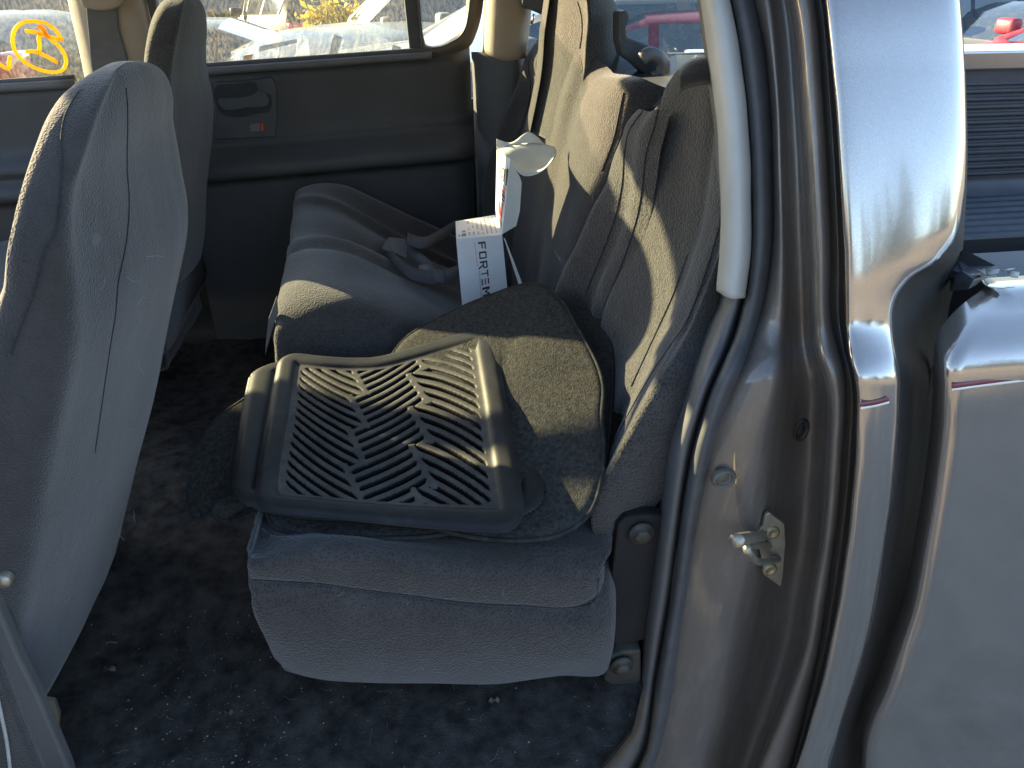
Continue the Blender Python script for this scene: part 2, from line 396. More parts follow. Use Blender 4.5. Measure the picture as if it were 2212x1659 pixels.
# pinstripes
def line_on_skin(pts, wpx, mat, name, depth=-.0012, parent=truck):
    top = []; bot = []
    for u, v in cr_interp(np.array(pts, float), 24):
        for lst, vv in ((top, v-wpx/2), (bot, v+wpx/2)):
            lst.append(P(u, vv, y=np.interp(vv, VG, TT)+depth))
    A = np.array([top, bot])
    return part(mesh(name, A.reshape(-1, 3), gridfaces(2, A.shape[1]), mat, None, solid=.0004, off=0))
STW = mat_basic('white_stripe', (.8, .78, .74), .4); STR = mat_basic('maroon_stripe', (.2, .06, .07), .4)
line_on_skin([(1859,882), (1890,877), (1921,869)], 4.5, STW, 'pinstripe'); line_on_skin([(1858,874), (1890,869), (1921,861)], 9, STR, 'pinstripe')
line_on_skin([(2056,842), (2130,832), (2212,822), (2330,806)], 4.5, STW, 'pinstripe'); line_on_skin([(2056,834), (2130,824), (2212,814), (2330,798)], 9, STR, 'pinstripe')

# pale trim on the pillar
SLt = [(1500,-100),(1521,0),(1540,132),(1557,264),(1565,429),(1562,548),(1555,628)]
SRt = [(1552,-100),(1570,0),(1590,99),(1607,231),(1616,363),(1616,548),(1604,640)]
rr = []
for t, dy in ((-.02, .19), (.0, .15), (.12, .118), (.5, .10), (.88, .108), (1.0, .135)):
    c = between(SLt, SRt, t); vv = np.linspace(-130, 628+15*min(1, t*2), 60)
    us = sm(vv, [q[1] for q in c], [q[0] for q in c]); tt = np.interp(vv, VG, TT)
    rr.append([P(a, b, y=d+dy) for a, b, d in zip(us, vv, tt)])
pl('pale_pillar_trim', rr, SILVERT, n=60, per=3, solid=.004)

# rubber plugs, striker
def disc(u, v, y, r, h, name, mat, rim=True, squash=.75):
    c = P(u, v, y=y); V = []; seg = 24
    prof = [(r*1.0, 0), (r*1.02, -h*.6), (r*.86, -h), (r*.7, -h*.7), (r*.62, -h*.1), (r*.5, -h*.35), (0.0001, -h*.35)] if rim else [(r, 0), (r, -h), (0.0001, -h)]
    for a, b in prof:
        for k in range(seg):
            an = 2*math.pi*k/seg
            V.append(c+np.array([math.cos(an)*a, b, math.sin(an)*a*squash]))
    return part(mesh(name, V, gridfaces(len(prof), seg, close_c=True), mat, None))
disc(1560, 1029, .105, .0158, .010, 'rubber_plug', mat_basic('plug', (.11, .105, .09), .5), squash=.85)
disc(1730, 928, .112, .010, .004, 'rubber_plug', RUB, squash=1.7)
strk = part(poly_plate('door_striker', [P(u, v, y=.095) for u, v in [(1655,1112),(1663,1108),(1695,1132),(1698,1171),(1695,1200),(1692,1240),(1688,1265),(1684,1266),(1652,1243),(1646,1205),(1640,1178),(1634,1156),(1648,1138)]], STEEL, None, .006, bevel=.0012))
m = MB()
a = P(1640, 1162, y=.085); 
m.tube([P(1645,1160,y=.092), P(1628,1160,y=.06), P(1612,1163,y=.035), P(1590,1168,y=.005)], [.0075, .0075, .008, .0085], 14, n=14)
m.tube([P(1660,1178,y=.092), P(1640,1178,y=.07), P(1618,1182,y=.04), P(1612,1186,y=.03), P(1620,1196,y=.032), P(1634,1212,y=.045), P(1655,1213,y=.07), P(1680,1207,y=.092)], .0048, 12, n=36)
s1 = m.build('striker_loop', STEEL); s1.parent = strk
for u, v in ((1667,1149), (1662,1229)):
    c = P(u, v, y=.0955); m = MB(); seg = 20; V = []
    for a_, b_ in ((.0105, 0), (.0102, -.003), (.006, -.0045), (.005, -.0025), (.0001, -.0025)):
        for k in range(seg): V.append(c+np.array([math.cos(2*math.pi*k/seg)*a_, b_, math.sin(2*math.pi*k/seg)*a_]))
    m.add(V, gridfaces(5, seg, close_c=True)); s1 = m.build('screw', mat_basic('screw', (.3, .25, .16), .5, .7, .3, 300)); s1.parent = strk

# ---- bed: side panel, cap, liner, rails
BL = [(2107,602,.15),(2140,624,.10),(2163,648,.078),(2150,668,.064),(2129,684,.052),(2084,726,.028),(2058,762,.013),(2047,797,.004),(2044,851,0),(2040,940,0),(2035,987,0),(2020,1096,0),(2000,1210,0),(1976,1331,0),(1943,1432,0),(1915,1513,.002),(1887,1574,.006),(1875,1614,.01),(1870,1700,.02),(1870,1850,.05)]
BL = [tuple(q) for q in cr_interp(np.array(BL, float), 90)]
L = [P(u, v, y=yy) for u, v, yy in BL]
rows = []
for q in L:
    x0 = q[0]; r0 = [np.array([x0+.02, q[1]+.05, q[2]]), np.array([x0+.002, q[1]+.012, q[2]]), q+np.array([.004, .001, 0])]
    for xx in np.linspace(.02, 2.4, 30): r0.append(np.array([x0+xx, q[1], q[2]]))
    rows.append(r0)
A = np.array(rows)
TP('bed_side_panel', A.reshape(-1, 3), gridfaces(A.shape[0], A.shape[1]), PAINT)
# bed rail top sheet and front edge tin
zt = L[0][2]
TP('bed_rail', [L[0]+np.array([0,0,.0]), L[0]+np.array([2.3,0,0]), L[0]+np.array([2.3,.07,.004]), L[0]+np.array([-.03,.07,.004])], [(0,1,2,3)], LINER, solid=.01, smooth=False)
cap = [P(2079,535,y=.20), P(2156,574,y=.14), P(2118,598,y=.115), P(2104,604,y=.105), P(2062,612,y=.15), P(2064,575,y=.20)]
part(poly_plate('bed_rail_cap', cap, mat_basic('cap', (.10, .10, .11), .55, 0, .2, 30, .8, .001, 250), None, .014, dirv=(0, 0.3, -1), bevel=.004))
m = MB()
for k in range(9):
    c = P(random.uniform(2105, 2190), random.uniform(592, 604), y=.12) + np.array([0, 0, .004]); an = random.uniform(0, 3)
    r = random.uniform(.006, .016)
    pts = [c+np.array([math.cos(an+q)*r*random.uniform(.5, 1.3), math.sin(an+q)*r*.6, random.uniform(-.002, .006)]) for q in (0, 1.3, 2.2, 3.6, 5)]
    m.add(pts, [(0,1,2),(0,2,3),(0,3,4)])
m.build('peeled_foil', mat_basic('foil', (.4, .4, .38), .5, .3), None, solid=.0006); part(bpy.data.objects['peeled_foil'])
# liner far wall with ribs
V = []; zz = np.linspace(.80, 1.19, 240); xs_ = np.linspace(1.0, 3.2, 12)
for z in zz:
    ph = (z-.84)/.0235; rb = .010*(1/(1+math.exp(-8*math.sin(2*math.pi*ph)))) if .86 < z < 1.15 else 0
    for x in xs_: V.append((x, 1.62-rb+(.04*max(0, 1-(z-.80)/.05)**2*-1), z))
TP('bed_liner_wall', V, gridfaces(240, 12), LINER)
V = []; yy_ = np.linspace(.14, 1.6, 300)
for y in yy_:
    rb = .009*(1/(1+math.exp(-8*math.sin(2*math.pi*y/.055))))
    for x in (.62, 3.2): V.append((x, y, .80+rb))
TP('bed_liner_floor', V, gridfaces(300, 2), LINER)
TP('bed_far_rail', [(.9,1.60,1.245),(3.2,1.60,1.245),(3.2,1.605,1.19),(.9,1.605,1.19),(.9,1.75,1.25),(3.2,1.75,1.25)], [(0,1,2,3),(0,4,5,1)], PAINT, solid=.02, bevel=.006, smooth=False)
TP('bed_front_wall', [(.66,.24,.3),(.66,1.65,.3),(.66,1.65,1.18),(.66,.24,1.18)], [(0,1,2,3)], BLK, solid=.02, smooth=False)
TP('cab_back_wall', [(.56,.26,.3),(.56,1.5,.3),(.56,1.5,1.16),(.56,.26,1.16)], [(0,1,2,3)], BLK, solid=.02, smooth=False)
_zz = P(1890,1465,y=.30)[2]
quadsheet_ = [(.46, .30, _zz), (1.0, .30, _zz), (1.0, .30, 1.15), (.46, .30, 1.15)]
TP('gap_blocker', quadsheet_, [(0,1,2,3)], BLK, solid=.01, smooth=False)  # black plate added to hide bright ground and keep the cab-bed gap dark
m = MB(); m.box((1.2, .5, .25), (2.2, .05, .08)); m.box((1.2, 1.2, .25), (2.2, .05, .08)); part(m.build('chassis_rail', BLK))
m = MB(); m.tube([(.63,.1,1.1), (.63,.1,.9), (.625,.1,.6), (.60,.1,.52)], .004, 8, n=20); part(m.build('fuel_filler_hose', PLASTL))
m = MB(); m.box((-0.6, .10, .20), (.8, .06, .06)); part(m.build('rocker_sill', JAMB, bevel=.02))
for x, y in ((-1.9, .12), (-1.9, 1.5), (1.75, .12), (1.75, 1.5)):
    m = MB(); V = []; seg = 40
    for a_, b_ in ((.2, -.1), (.33, -.11), (.37, -.08), (.37, .08), (.33, .11), (.2, .1)):
        for k in range(seg): V.append((x+math.cos(2*math.pi*k/seg)*a_, y+.05+b_, .02+math.sin(2*math.pi*k/seg)*a_))
    m.add(V, gridfaces(6, seg, close_r=True, close_c=True)); part(m.build('tyre', RUB))

# ---- cab shell (roof, far side, floor)
def quadsheet(name, pts, mat, solid=.02, **k): return TP(name, pts, [tuple(range(len(pts)))], mat, solid=solid, smooth=False, **k)
ROOFIN = mat_basic('headliner', (.3, .27, .22), .9)
V = []
for x in np.linspace(-.92, .58, 16):
    for y in np.linspace(.17, 1.40, 16):
        s = (y-.785)/.615; q = (x+.13)/.72
        V.append((x, y, 1.66-.05*s**4-.033*q**4))
TP('roof', V, gridfaces(16, 16), ROOFIN, solid=.03, off=1)
_k = [P(u-6, v, z=.49) for u, v in [(1120,1800),(1200,1740),(1292,1659),(1356,1581),(1378,1488),(1389,1376)]]
fly = [q[1] for q in _k]+[.9]; flx = [q[0]+.012 for q in _k]+[.54]
V = []                                       # carpeted floor, a raised tunnel edge further in
for y in np.linspace(.02, 1.45, 90):
    for x in np.linspace(-1.5, .56, 110):
        h = .492+.035/(1+math.exp(-(y-(.40+.02*math.sin(x*9)))*60))+.004*math.sin(x*23+y*9)+.003*math.sin(x*51-y*37)
        h += .05*max(0, 1-abs(y-.77)/.25)
        V.append((min(x, float(np.interp(y, fly, flx))), y, h))
flo = TP('floor_carpet', V, gridfaces(90, 110), CARPET)

# ---- far side: doors, pillars, windows  (inner face about y=1.42..1.5)
YD = 1.46
def PD(u, v, y=YD): return P(u, v, y=y)
# rear door inner panel: rows from belt to floor, relief in y
x0, x1 = PD(400, 400)[0], PD(1022, 300)[0]
def belt_z(x):                               # rising belt line
    a = PD(461,150); b = PD(886,120); return a[2]+(x-a[0])*(b[2]-a[2])/(b[0]-a[0])
def relief(x, d):                            # d: distance below belt -> how far the panel stands proud into the cab
    s = lambda a, w_: 1/(1+math.exp(-(d-a)/w_))
    r = .012*s(.015, .004)
    r += .015*s(.158, .006)-.015*s(.17, .006)
    r += .03*s(.19, .006)+.028*s(.212, .005)-.052*s(.262, .004)
    return r
V = []; nx, nd = 90, 150
for d in np.linspace(-.012, .85, nd):
    for x in np.linspace(x0, x1, nx):
        bz = belt_z(x); rnd = .03*(max(0, (x-(x1-.06))/.06))**2
        V.append((x, YD-relief(x, d)+rnd, bz-d))
rd = part(mesh('rear_door', V, gridfaces(nd, nx), mat_basic('door_trim', (.052, .054, .057), .6, 0, .1, 12, .5, .0008, 700)))
m = MB()                                     # belt trim with the black sweep above it
pts = [np.array([x, YD-.012, belt_z(x)-.002]) for x in np.linspace(x0, x1-.1, 24)]
m.tube(pts, .010, 10); o = m.build('belt_trim', PLASTL); o.parent = rd
m = MB(); m.tube([p+np.array([0, .008, .012]) for p in pts], .007, 8); o = m.build('window_sweep', SEAL); o.parent = rd
# handle bezel, handle, lock switch
YH = YD-.028
bz = [PD(u, v, YH) for u, v in [(463,178),(520,176),(586,168),(597,190),(598,262),(594,296),(520,300),(463,302)]]
o = poly_plate('switch_bezel', bz, PLAST, None, .02, bevel=.003); o.parent = rd
pk = [PD(u, v, YH-.001) for u, v in [(466,188),(510,181),(552,180),(558,200),(583,204),(587,222),(582,240),(560,244),(520,252),(492,250),(473,236),(465,218)]]
o = poly_plate('handle_recess', pk, mat_basic('recess', (.022, .024, .028), .7), None, .006, n=48, dirv=(0, -1, 0)); o.parent = rd
hd = [PD(u, v, YH-.012) for u, v in [(470,216),(500,212),(540,206),(552,200),(556,196),(570,200),(579,210),(580,226),(572,232),(530,234),(500,240),(484,238)]]
o = poly_plate('door_handle', hd, PLAST, None, .010, n=60, bevel=.003); o.parent = rd
o = poly_plate('lock_lever', [PD(u, v, YH-.002) for u, v in [(540,266),(562,264),(563,283),(541,284)]], PLASTL, None, .005, dirv=(0,-1,0), bevel=.001); o.parent = rd
o = poly_plate('lock_marker', [PD(u, v, YH-.003) for u, v in [(563,265),(570,264),(571,281),(564,282)]], RED, None, .007, dirv=(0,-1,0), bevel=.001); o.parent = rd
# window glass rear door
def pane(name, px, y, mat, parent, t=.004):
    o = poly_plate(name, [P(u, v, y=y) for u, v in px], mat, None, t, dirv=(0, 1, 0)); o.parent = parent; return o
pane('window_glass', [(330,165),(330,-120),(866,-120),(890,122)], YD+.02, GLASSD, rd, .0005)
# divider bar + quarter frame
df = part(poly_plate('window_divider', [P(u, v, y=YD) for u, v in [(862,-120),(873,0),(886,122),(918,122),(916,98),(903,0),(893,-120)]], PLAST, None, .03, dirv=(0,1,0), bevel=.004))
ring_o = [(903,-120),(907,0),(918,112),(1022,112),(1040,60),(1046,0),(1050,-120)]
inner = [(897,-120),(906,0),(915,85),(919,97),(930,101),(950,98),(972,87),(990,74),(1000,58),(1006,30),(1009,0),(1012,-120)]
# frame built as lofted strip round the quarter glass
outer = [(890,-120),(900,0),(908,100),(908,118),(930,122),(955,120),(990,112),(1015,100),(1030,70),(1040,34),(1045,0),(1050,-120)]
rb = [rib([(u, v) for u, v in inner], YD+.02), rib(inner, YD+.004), rib([((a[0]*.6+b[0]*.4), (a[1]*.6+b[1]*.4)) for a, b in zip(inner, outer)], YD-.012), rib(outer, YD-.004)]
qf = pl('quarter_window_frame', rb, mat_basic('quarter_trim', (.10, .085, .07), .6, 0, .1, 20, .4, .0008, 600), n=70, per=3)
o = loft('quarter_window_seal', [rib(inner, YD+.018), rib([(a[0]*.86+b[0]*.14, a[1]*.86+b[1]*.14) for a, b in zip(inner, outer)], YD-.002), rib([(a[0]*.78+b[0]*.22, a[1]*.78+b[1]*.22) for a, b in zip(inner, outer)], YD-.007)], SEAL, None, n=70, per=2, solid=.002); o.parent = qf; 
pane('quarter_glass', [(895,-120),(905,110),(1012,110),(1020,-120)], YD+.022, GLASSC, qf, .0005)
# lower body behind door (C pillar lower trim)
xa = PD(1008, 110)[0]
rb = []
for t, y in ((0, YD+.02), (.2, YD-.02), (.5, YD-.05), (.85, YD-.06), (1, YD-.03)):
    rb.append([P(1018+t*115, 112, y=y), P(1022+t*110, 200, y=y), P(1025+t*100, 300, y=y), P(1030+t*90, 420, y=y), P(1035+t*80, 560, y=y), P(1040+t*70, 760, y=y)])
pl('rear_quarter_trim', rb, mat_basic('quarter_plastic', (.085, .095, .105), .6, 0, .1, 12, .5, .0008, 700), n=24, per=3)
rb = []
for t, y in ((-.02, YD+.01), (0.02, YD-.05), (.2, YD-.085), (.5, YD-.10), (.85, YD-.10), (1, YD-.07)):
    L0 = [(1056,-140), (1051,0), (1048,70), (1046,112)]; R0 = [(1142,-140), (1146,0), (1140,70), (1134,124)]
    rb.append([P(a[0]*(1-t)+b[0]*t, a[1]*(1-t)+b[1]*t+(14*math.sin(math.pi*min(1, max(0, t)))*.9 if i == 3 else 0), y=y) for i, (a, b) in enumerate(zip(L0, R0))])
cp = pl('rear_pillar_trim', rb, TAN, n=24, per=4, solid=.004)
# tan B pillar with belt guide
rb = []
for t, y in ((-.03, YD+.03), (0, YD-.0), (.15, YD-.035), (.5, YD-.05), (.9, YD-.04), (1.02, YD-.0)):
    L0 = [(120,-160), (151,0), (174,99), (190,180), (200,260)]; R0 = [(290,-160), (315,0), (332,80), (345,180), (352,260)]
    rb.append([P(a[0]*(1-t)+b[0]*t, a[1]*(1-t)+b[1]*t, y=y) for a, b in zip(L0, R0)])
bp = pl('middle_pillar_trim', rb, TAN, n=24, per=4, solid=.004)
o = poly_plate('belt_track', [P(u, v, y=YD-.058) for u, v in [(180,-60),(186,25),(198,158),(285,158),(275,131),(255,60),(246,-60)]], mat_basic('belt_track', (.11, .105, .10), .7), None, .012, dirv=(0,1,0), bevel=.003); o.parent = bp
o = poly_plate('belt_anchor_cover', [P(u, v, y=YD-.085) for u, v in [(172,-40),(171,0),(178,14),(195,20),(240,21),(254,15),(261,4),(262,-40)]], TAN, None, .03, n=40, dirv=(0,1,0), bevel=.006); o.parent = bp
part(poly_plate('door_frame_seal', [P(u, v, y=YD-.02) for u, v in [(300,-160),(315,0),(331,66),(350,160),(362,160),(345,60),(336,0),(325,-160)]], SEAL, None, .03, dirv=(0,1,0), bevel=.004))
# front door far side
fd_x0, fd_x1 = -1.75, PD(200, 300)[0]
fb = lambda x: PD(0,187)[2]+(x-PD(0,187)[0])*(PD(180,176)[2]-PD(0,187)[2])/(PD(180,176)[0]-PD(0,187)[0])
V = []
for d in np.linspace(-.01, .9, 110):
    for x in np.linspace(fd_x0, fd_x1, 40):
        s = lambda a, w_: 1/(1+math.exp(-(d-a)/w_))
        r = .012*s(.012, .004)+.035*s(.17, .008)-.02*s(.205, .004)+.03*s(.225, .006)-.05*s(.27, .004)
        V.append((x, YD-r, fb(x)-d))
fd = part(mesh('front_door', V, gridfaces(110, 40), mat_basic('door_trim_front', (.055, .058, .063), .6, 0, .1, 12, .5, .0008, 500)))
m = MB(); pts = [np.array([x, YD-.012, fb(x)-.002]) for x in np.linspace(fd_x0, fd_x1, 24)]
m.tube(pts, .011, 10); o = m.build('belt_trim', PLASTL); o.parent = fd
m = MB(); m.tube([p+np.array([0, .008, .012]) for p in pts], .007, 8); o = m.build('window_sweep', SEAL); o.parent = fd
pane('window_glass', [(-700,190),(-700,-300),(140,-300),(196,190)], YD+.02, GLASSD, fd, .0005)
def stroke(px, wd, y=YD+.018):
    m = MB(); pts = cr_interp(np.array([P(u, v, y=y) for u, v in px]), max(8, len(px)*7)); m.tube(pts, wd, 6); return m
def o_(z): return (z[0]*.248, z[1]*.248)
mk = MB()
for px, wd in (([(545,360),(480,260),(400,205),(300,185),(190,200),(125,270),(110,360),(135,450),(200,530),(300,590),(400,622),(490,628),(555,600),(575,540),(560,470),(520,410),(440,340),(380,270),(330,225)], .0042),
               ([(220,268),(330,285),(430,320),(520,345)], .0045), ([(350,290),(338,340),(345,400),(340,455)], .0045), ([(225,452),(300,448),(400,490),(500,545)], .0045),
               ([(-40,530),(20,575),(75,600),(78,550),(90,490)], .0042), ([(330,225),(370,240),(400,300)], .004)):
    mk.tube(cr_interp(np.array([P(*o_(q), y=YD+.016) for q in px]), len(px)*8), wd, 6)
o = mk.build('marker_writing', MARK); o.parent = fd
# outer skin of far side (keeps the sun out below the windows)
quadsheet('far_body_side', [(-1.9, YD+.06, .3), (.56, YD+.06, .3), (.56, YD+.06, 1.17), (-1.9, YD+.06, 1.10)], DARKM)
# rear wall of the cab inside + rear window glass and frame
TP('rear_window_glass', [(.545,.2,1.16),(.545,1.4,1.16),(.50,1.34,1.60),(.50,.24,1.60)], [(0,1,2,3)], GLASSC, smooth=False)
# dash, front wall, windscreen pillars out of the picture
m = MB(); m.box((-1.75, .78, .95), (.16, .66, .15)); part(m.build('dashboard', PLAST, bevel=.05))
for ya, yb in ((.12, .2), (1.46, 1.38)):
    m = MB(); m.tube([(-1.75, ya, 1.08), (-1.38, (ya+yb)/2, 1.37), (-1.03, yb, 1.57)], .028, 8, n=10); part(m.build('windscreen_pillar', PLAST))
# the near rear door, swung open, out of the picture on the left
dm = MB(); Md = np.array([[math.cos(R(78)), math.sin(R(78)), 0], [-math.sin(R(78)), math.cos(R(78)), 0], [0, 0, 1]])
hx = np.array([-.80, -.01, 0])
dm.box(hx+Md@np.array([.48, .0, .80]), (.46, .06, .42), Md); nd_ = part(dm.build('open_rear_door', JAMB, bevel=.02))
dm = MB(); dm.box(hx+Md@np.array([.48, .075, .80]), (.43, .02, .38), Md); o = dm.build('inner_trim', PLAST, bevel=.01); o.parent = nd_
dm = MB(); dm.tube([hx+Md@np.array(q) for q in ((.04, .02, 1.2), (.10, .02, 1.52), (.5, .02, 1.60), (.85, .02, 1.58), (.92, .02, 1.2))], .025, 8, n=30); o = dm.build('window_frame', JAMB); o.parent = nd_
vm = MB(); vm.box((-1.0, 1.27, 1.60), (.012, .16, .052)); part(vm.build('added_sun_blocker', ROOFIN, bevel=.006))  # unseen lowered visor, added to keep sun off the near rear bolster
# near middle pillar, out of the picture on the left
m = MB(); m.box((-.78, .09, 1.02), (.06, .045, .62)); part(m.build('near_middle_pillar', PLAST, bevel=.02))

# ---- front seats: closed sections stacked in height
def seatback(name, Lp, Sp, Bp, apex, yn, yw, mat, zbot, dome=.14, chamf=.03, cw=.12, taper=0.0, nsec=70):
    """padded back as closed sections in height; near the top the outline belongs to the middle of the pad"""
    ym = yn+yw*.5
    va = apex[1]; v1 = va+150
    def yy(v, far): 
        k = min(1, max(0, (v-va)/(v1-va)))**.8; e = (yn+yw-.04) if far else (yn+chamf)
        return ym*(1-k)+e*k
    A = P(apex[0], apex[1], y=ym)
    Lc = np.array([A]+[P(u, v, y=yy(v, False)) for u, v in Lp]); Bc = np.array([A]+[P(u, v, y=yy(v, True)) for u, v in Bp])
    Sc = np.array([P(u, v, y=yn+.01) for u, v in Sp])
    fx = lambda Q, z: np.interp(z, Q[::-1, 2], Q[::-1, 0])
    Lc, Bc, Sc = (cr_interp(Q, 300) for Q in (Lc, Bc, Sc))
    for Q in (Lc, Bc, Sc):
        Q[:, 0] = np.convolve(np.pad(Q[:, 0], 9, 'edge'), np.hanning(19)/np.hanning(19).sum(), 'valid')
        for i in range(1, len(Q)): Q[i, 2] = min(Q[i, 2], Q[i-1, 2]-.00005)
    ztop = A[2]; G = []
    tt_ = np.concatenate([np.linspace(0, .8, nsec//2), 1-.2*(1-np.linspace(0, 1, nsec-nsec//2+1)[1:])**2])
    for t in tt_:
        z = zbot+(ztop-zbot)*t
        xl, xb = fx(Lc, z), fx(Bc, z); xs = fx(Sc, z)
        zz_ = (ztop-z)/dome; k = math.sqrt(max(0, 1-(1-zz_)**2)) if zz_ < 1 else 1.0
        k = max(k, .02); wd = xb-xl
        xs = min(max(xs, xl+wd*.30), xl+wd*.72)
        yw_ = yw*(1-taper*min(1, max(0, (z-1.12)/.2))); y0 = ym-(ym-yn)*k; W2 = yw_*k
        m_ = min(.045, wd*.3)
        cq = chamf/yw; w1 = xs-xl
        first = [(xl-.004*k, y0+W2*min(.6, cq+.14)), (xl, y0+W2*cq), (xl+w1*cw*.5, y0+W2*cq*.52), (xl+w1*cw, y0+W2*(.012+.10*cq))]
        if cw < .6: first += [(xl+w1*(cw+.12), y0+W2*.006), (xl+w1*(cw+.36), y0)]
        loop = first+[ (xs-.004, y0+W2*.006), (xs+.004, y0+W2*.022),
                (xs+(xb-xs)*.30, y0+W2*.11), (xs+(xb-xs)*.62, y0+W2*.30), (xs+(xb-xs)*.87, y0+W2*.58), (xb, y0+W2*.82), (xb-wd*.06, y0+W2*.96), (xb-wd*.3, y0+W2), (xl+wd*.2, y0+W2*.995), (xl, y0+W2*.88)]
        for a, b in cr_interp(np.array(loop), 72, closed=True): G.append((a, b, z))
    n_ = len(tt_)
    Fc = gridfaces(n_, 72, close_c=True); Fc.append(tuple(range(71, -1, -1))); Fc.append(tuple(range((n_-1)*72, n_*72)))
    return part(mesh(name, G, Fc, mat, None))
seat_l = [(225,143),(198,159),(176,177),(159,196),(146,218),(135,243),(119,298),(109,409),(99,468),(89,535),(52,602),(30,664),(0,738),(-40,830),(-80,940),(-110,1060),(-130,1200),(-140,1420)]
seat_s = [(262,137),(270,180),(275,223),(275,372),(279,428),(273,522),(255,614),(250,676),(240,738),(222,860),(200,1000),(170,1150),(130,1300),(90,1440),(70,1520)]
seat_b = [(300,142),(327,161),(342,178),(352,198),(361,223),(372,275),(386,347),(398,409),(405,436),(407,483),(398,552),(382,627),(360,738),(344,830),(300,1000),(281,1080),(250,1200),(215,1330),(195,1400),(165,1555)]
fs = seatback('front_seat', seat_l, seat_s, seat_b, (263,136), .135, .46, FABS, .50, dome=.16, chamf=.14, cw=.13)
fs['label'] = 'near bucket seat back seen from behind with a sunlit front edge'
seam([fs], [(272,190),(275,223),(275,372),(279,428),(273,522),(255,614),(250,676),(240,738),(222,860),(205,980)], FABD, fs, .0009)
seam([fs], [(172,192),(140,250),(133,285),(134,372),(129,453),(121,500),(99,540),(82,602),(50,689),(20,770)], FABD, fs, .0009)
far_l = [(372,-9),(355,3),(340,32),(330,74),(326,154),(322,260),(310,400),(300,560)]
far_s = [(392,-12),(390,0),(386,60),(384,154),(386,260),(380,400),(370,560)]
far_b = [(425,-7),(441,12),(450,36),(454,62),(459,149),(466,198),(458,298),(446,400),(440,520),(420,610)]
fs2 = seatback('front_seat', far_l, far_s, far_b, (398,-14), 1.02, .39, FAB, .66, dome=.17, taper=.25, chamf=.15, cw=.30)
fs2['label'] = 'far bucket seat back with its front edge lit'
q_ = on_surf([fs], [(208+9*math.cos(a)-4*math.sin(a), 518+14*math.sin(a)+3*math.cos(a)) for a in np.linspace(0, 6.283, 16)[:-1]], .0008)
if len(q_) == 15:
    o = mesh('pale_stain', q_, [tuple(range(15))], mat_basic('stain', (.16, .16, .16), .9), None, smooth=False, solid=.0005); o.parent = fs
# base of near seat: cushion, recliner cover, bolt, frame leg
m = MB(); V = []
for i, x in enumerate(np.linspace(-1.02, -.52, 12)):
    for k in range(24):
        an = 2*math.pi*k/24; cx, sx = math.cos(an), math.sin(an); e = .35
        V.append((x, .37+.24*math.copysign(abs(cx)**e, cx), .80+.085*math.copysign(abs(sx)**e, sx)*(1-.25*(1 if i in (0, 11) else 0))))
m.add(V, gridfaces(12, 24, close_c=True)+[tuple(range(23,-1,-1)), tuple(range(11*24, 12*24))]); o = m.build('front_seat_cushion', FAB); part(o)
m = MB(); V2 = [(v[0], v[1]+.80, v[2]) for v in V]; m.add(V2, gridfaces(12, 24, close_c=True)+[tuple(range(23,-1,-1)), tuple(range(11*24, 12*24))]); part(m.build('front_seat_cushion', FAB))
o = poly_plate('recliner_cover', [P(u, v, y=.118) for u, v in [(-60,1230),(0,1323),(40,1420),(80,1500),(113,1577),(150,1665),(165,1720),(60,1720),(20,1480),(-60,1330)]], PLASTL, None, .02, dirv=(0,1,0), bevel=.004); part(o)
o = poly_plate('recliner_trim', [P(u, v, y=.105) for u, v in [(-60,1330),(0,1440),(45,1560),(90,1670),(60,1760),(-100,1760)]], FABS, None, .02, dirv=(0,1,0), bevel=.006); part(o)
m = MB(); m.tube([P(u, v, y=.098) for u, v in [(-12,1480),(4,1550),(14,1600),(22,1665),(26,1720)]], .0022, 8, n=24); part(m.build('cable', mat_basic('cable', (.5, .5, .5), .4)))
o = poly_plate('seat_side_bracket', [P(u, v, y=.13) for u, v in [(98,1512),(118,1516),(128,1545),(126,1575),(118,1590),(112,1570)]], mat_basic('bracket', (.15, .14, .12), .5, .5), None, .006, dirv=(0,1,0)); part(o)
m = MB(); m.box(P(210, 1430, y=.36), (.012, .01, .035)); m.box(P(216, 1468, y=.35), (.02, .012, .012)); part(m.build('seat_foot', mat_basic('foot', (.14, .13, .11), .6, .4), bevel=.003))
c = P(8, 1253, y=.128); m = MB(); seg = 20; V = []
for a_, b_ in ((.010, .006), (.0098, -.003), (.008, -.006), (.0001, -.007)):
    for k in range(seg): V.append(c+np.array([math.cos(2*math.pi*k/seg)*a_, b_, math.sin(2*math.pi*k/seg)*a_]))
m.add(V, gridfaces(4, seg, close_c=True)); part(m.build('seat_bolt', STEEL))

# ---- rear bench: near cushion
def W(x, y, z): return np.array([x, y, z], float)
nc = []
def ncrib(px, y, dz=0, xf=-.205, yf=.60):
    r = rib(px, y); r = [q+np.array([0, 0, dz]) for q in r]
    a = r[0]
    return [W(a[0]+.035, yf, a[2]), W(a[0]+.012, .38, a[2]), W(a[0]+.002, y+.10, a[2]), W(a[0]+.0, y+.035, a[2])]+r[0:]+[r[-1]+np.array([.02, .05, 0]), r[-1]+np.array([.02, .4, 0])]
nc.append(ncrib([(610,1445),(640,1456),(708,1470),(771,1474),(930,1475),(1089,1476),(1128,1470),(1208,1460),(1307,1454)], .19))
nc.append(ncrib([(592,1420),(640,1448),(708,1464),(771,1470),(930,1472),(1089,1472),(1128,1467),(1208,1456),(1310,1449)], .138))
nc.append(ncrib([(570,1375),(600,1392),(660,1412),(771,1422),(930,1424),(1128,1420),(1320,1405)], .108))
nc.append(ncrib([(548,1320),(600,1330),(771,1350),(930,1360),(1128,1365),(1321,1350)], .098))
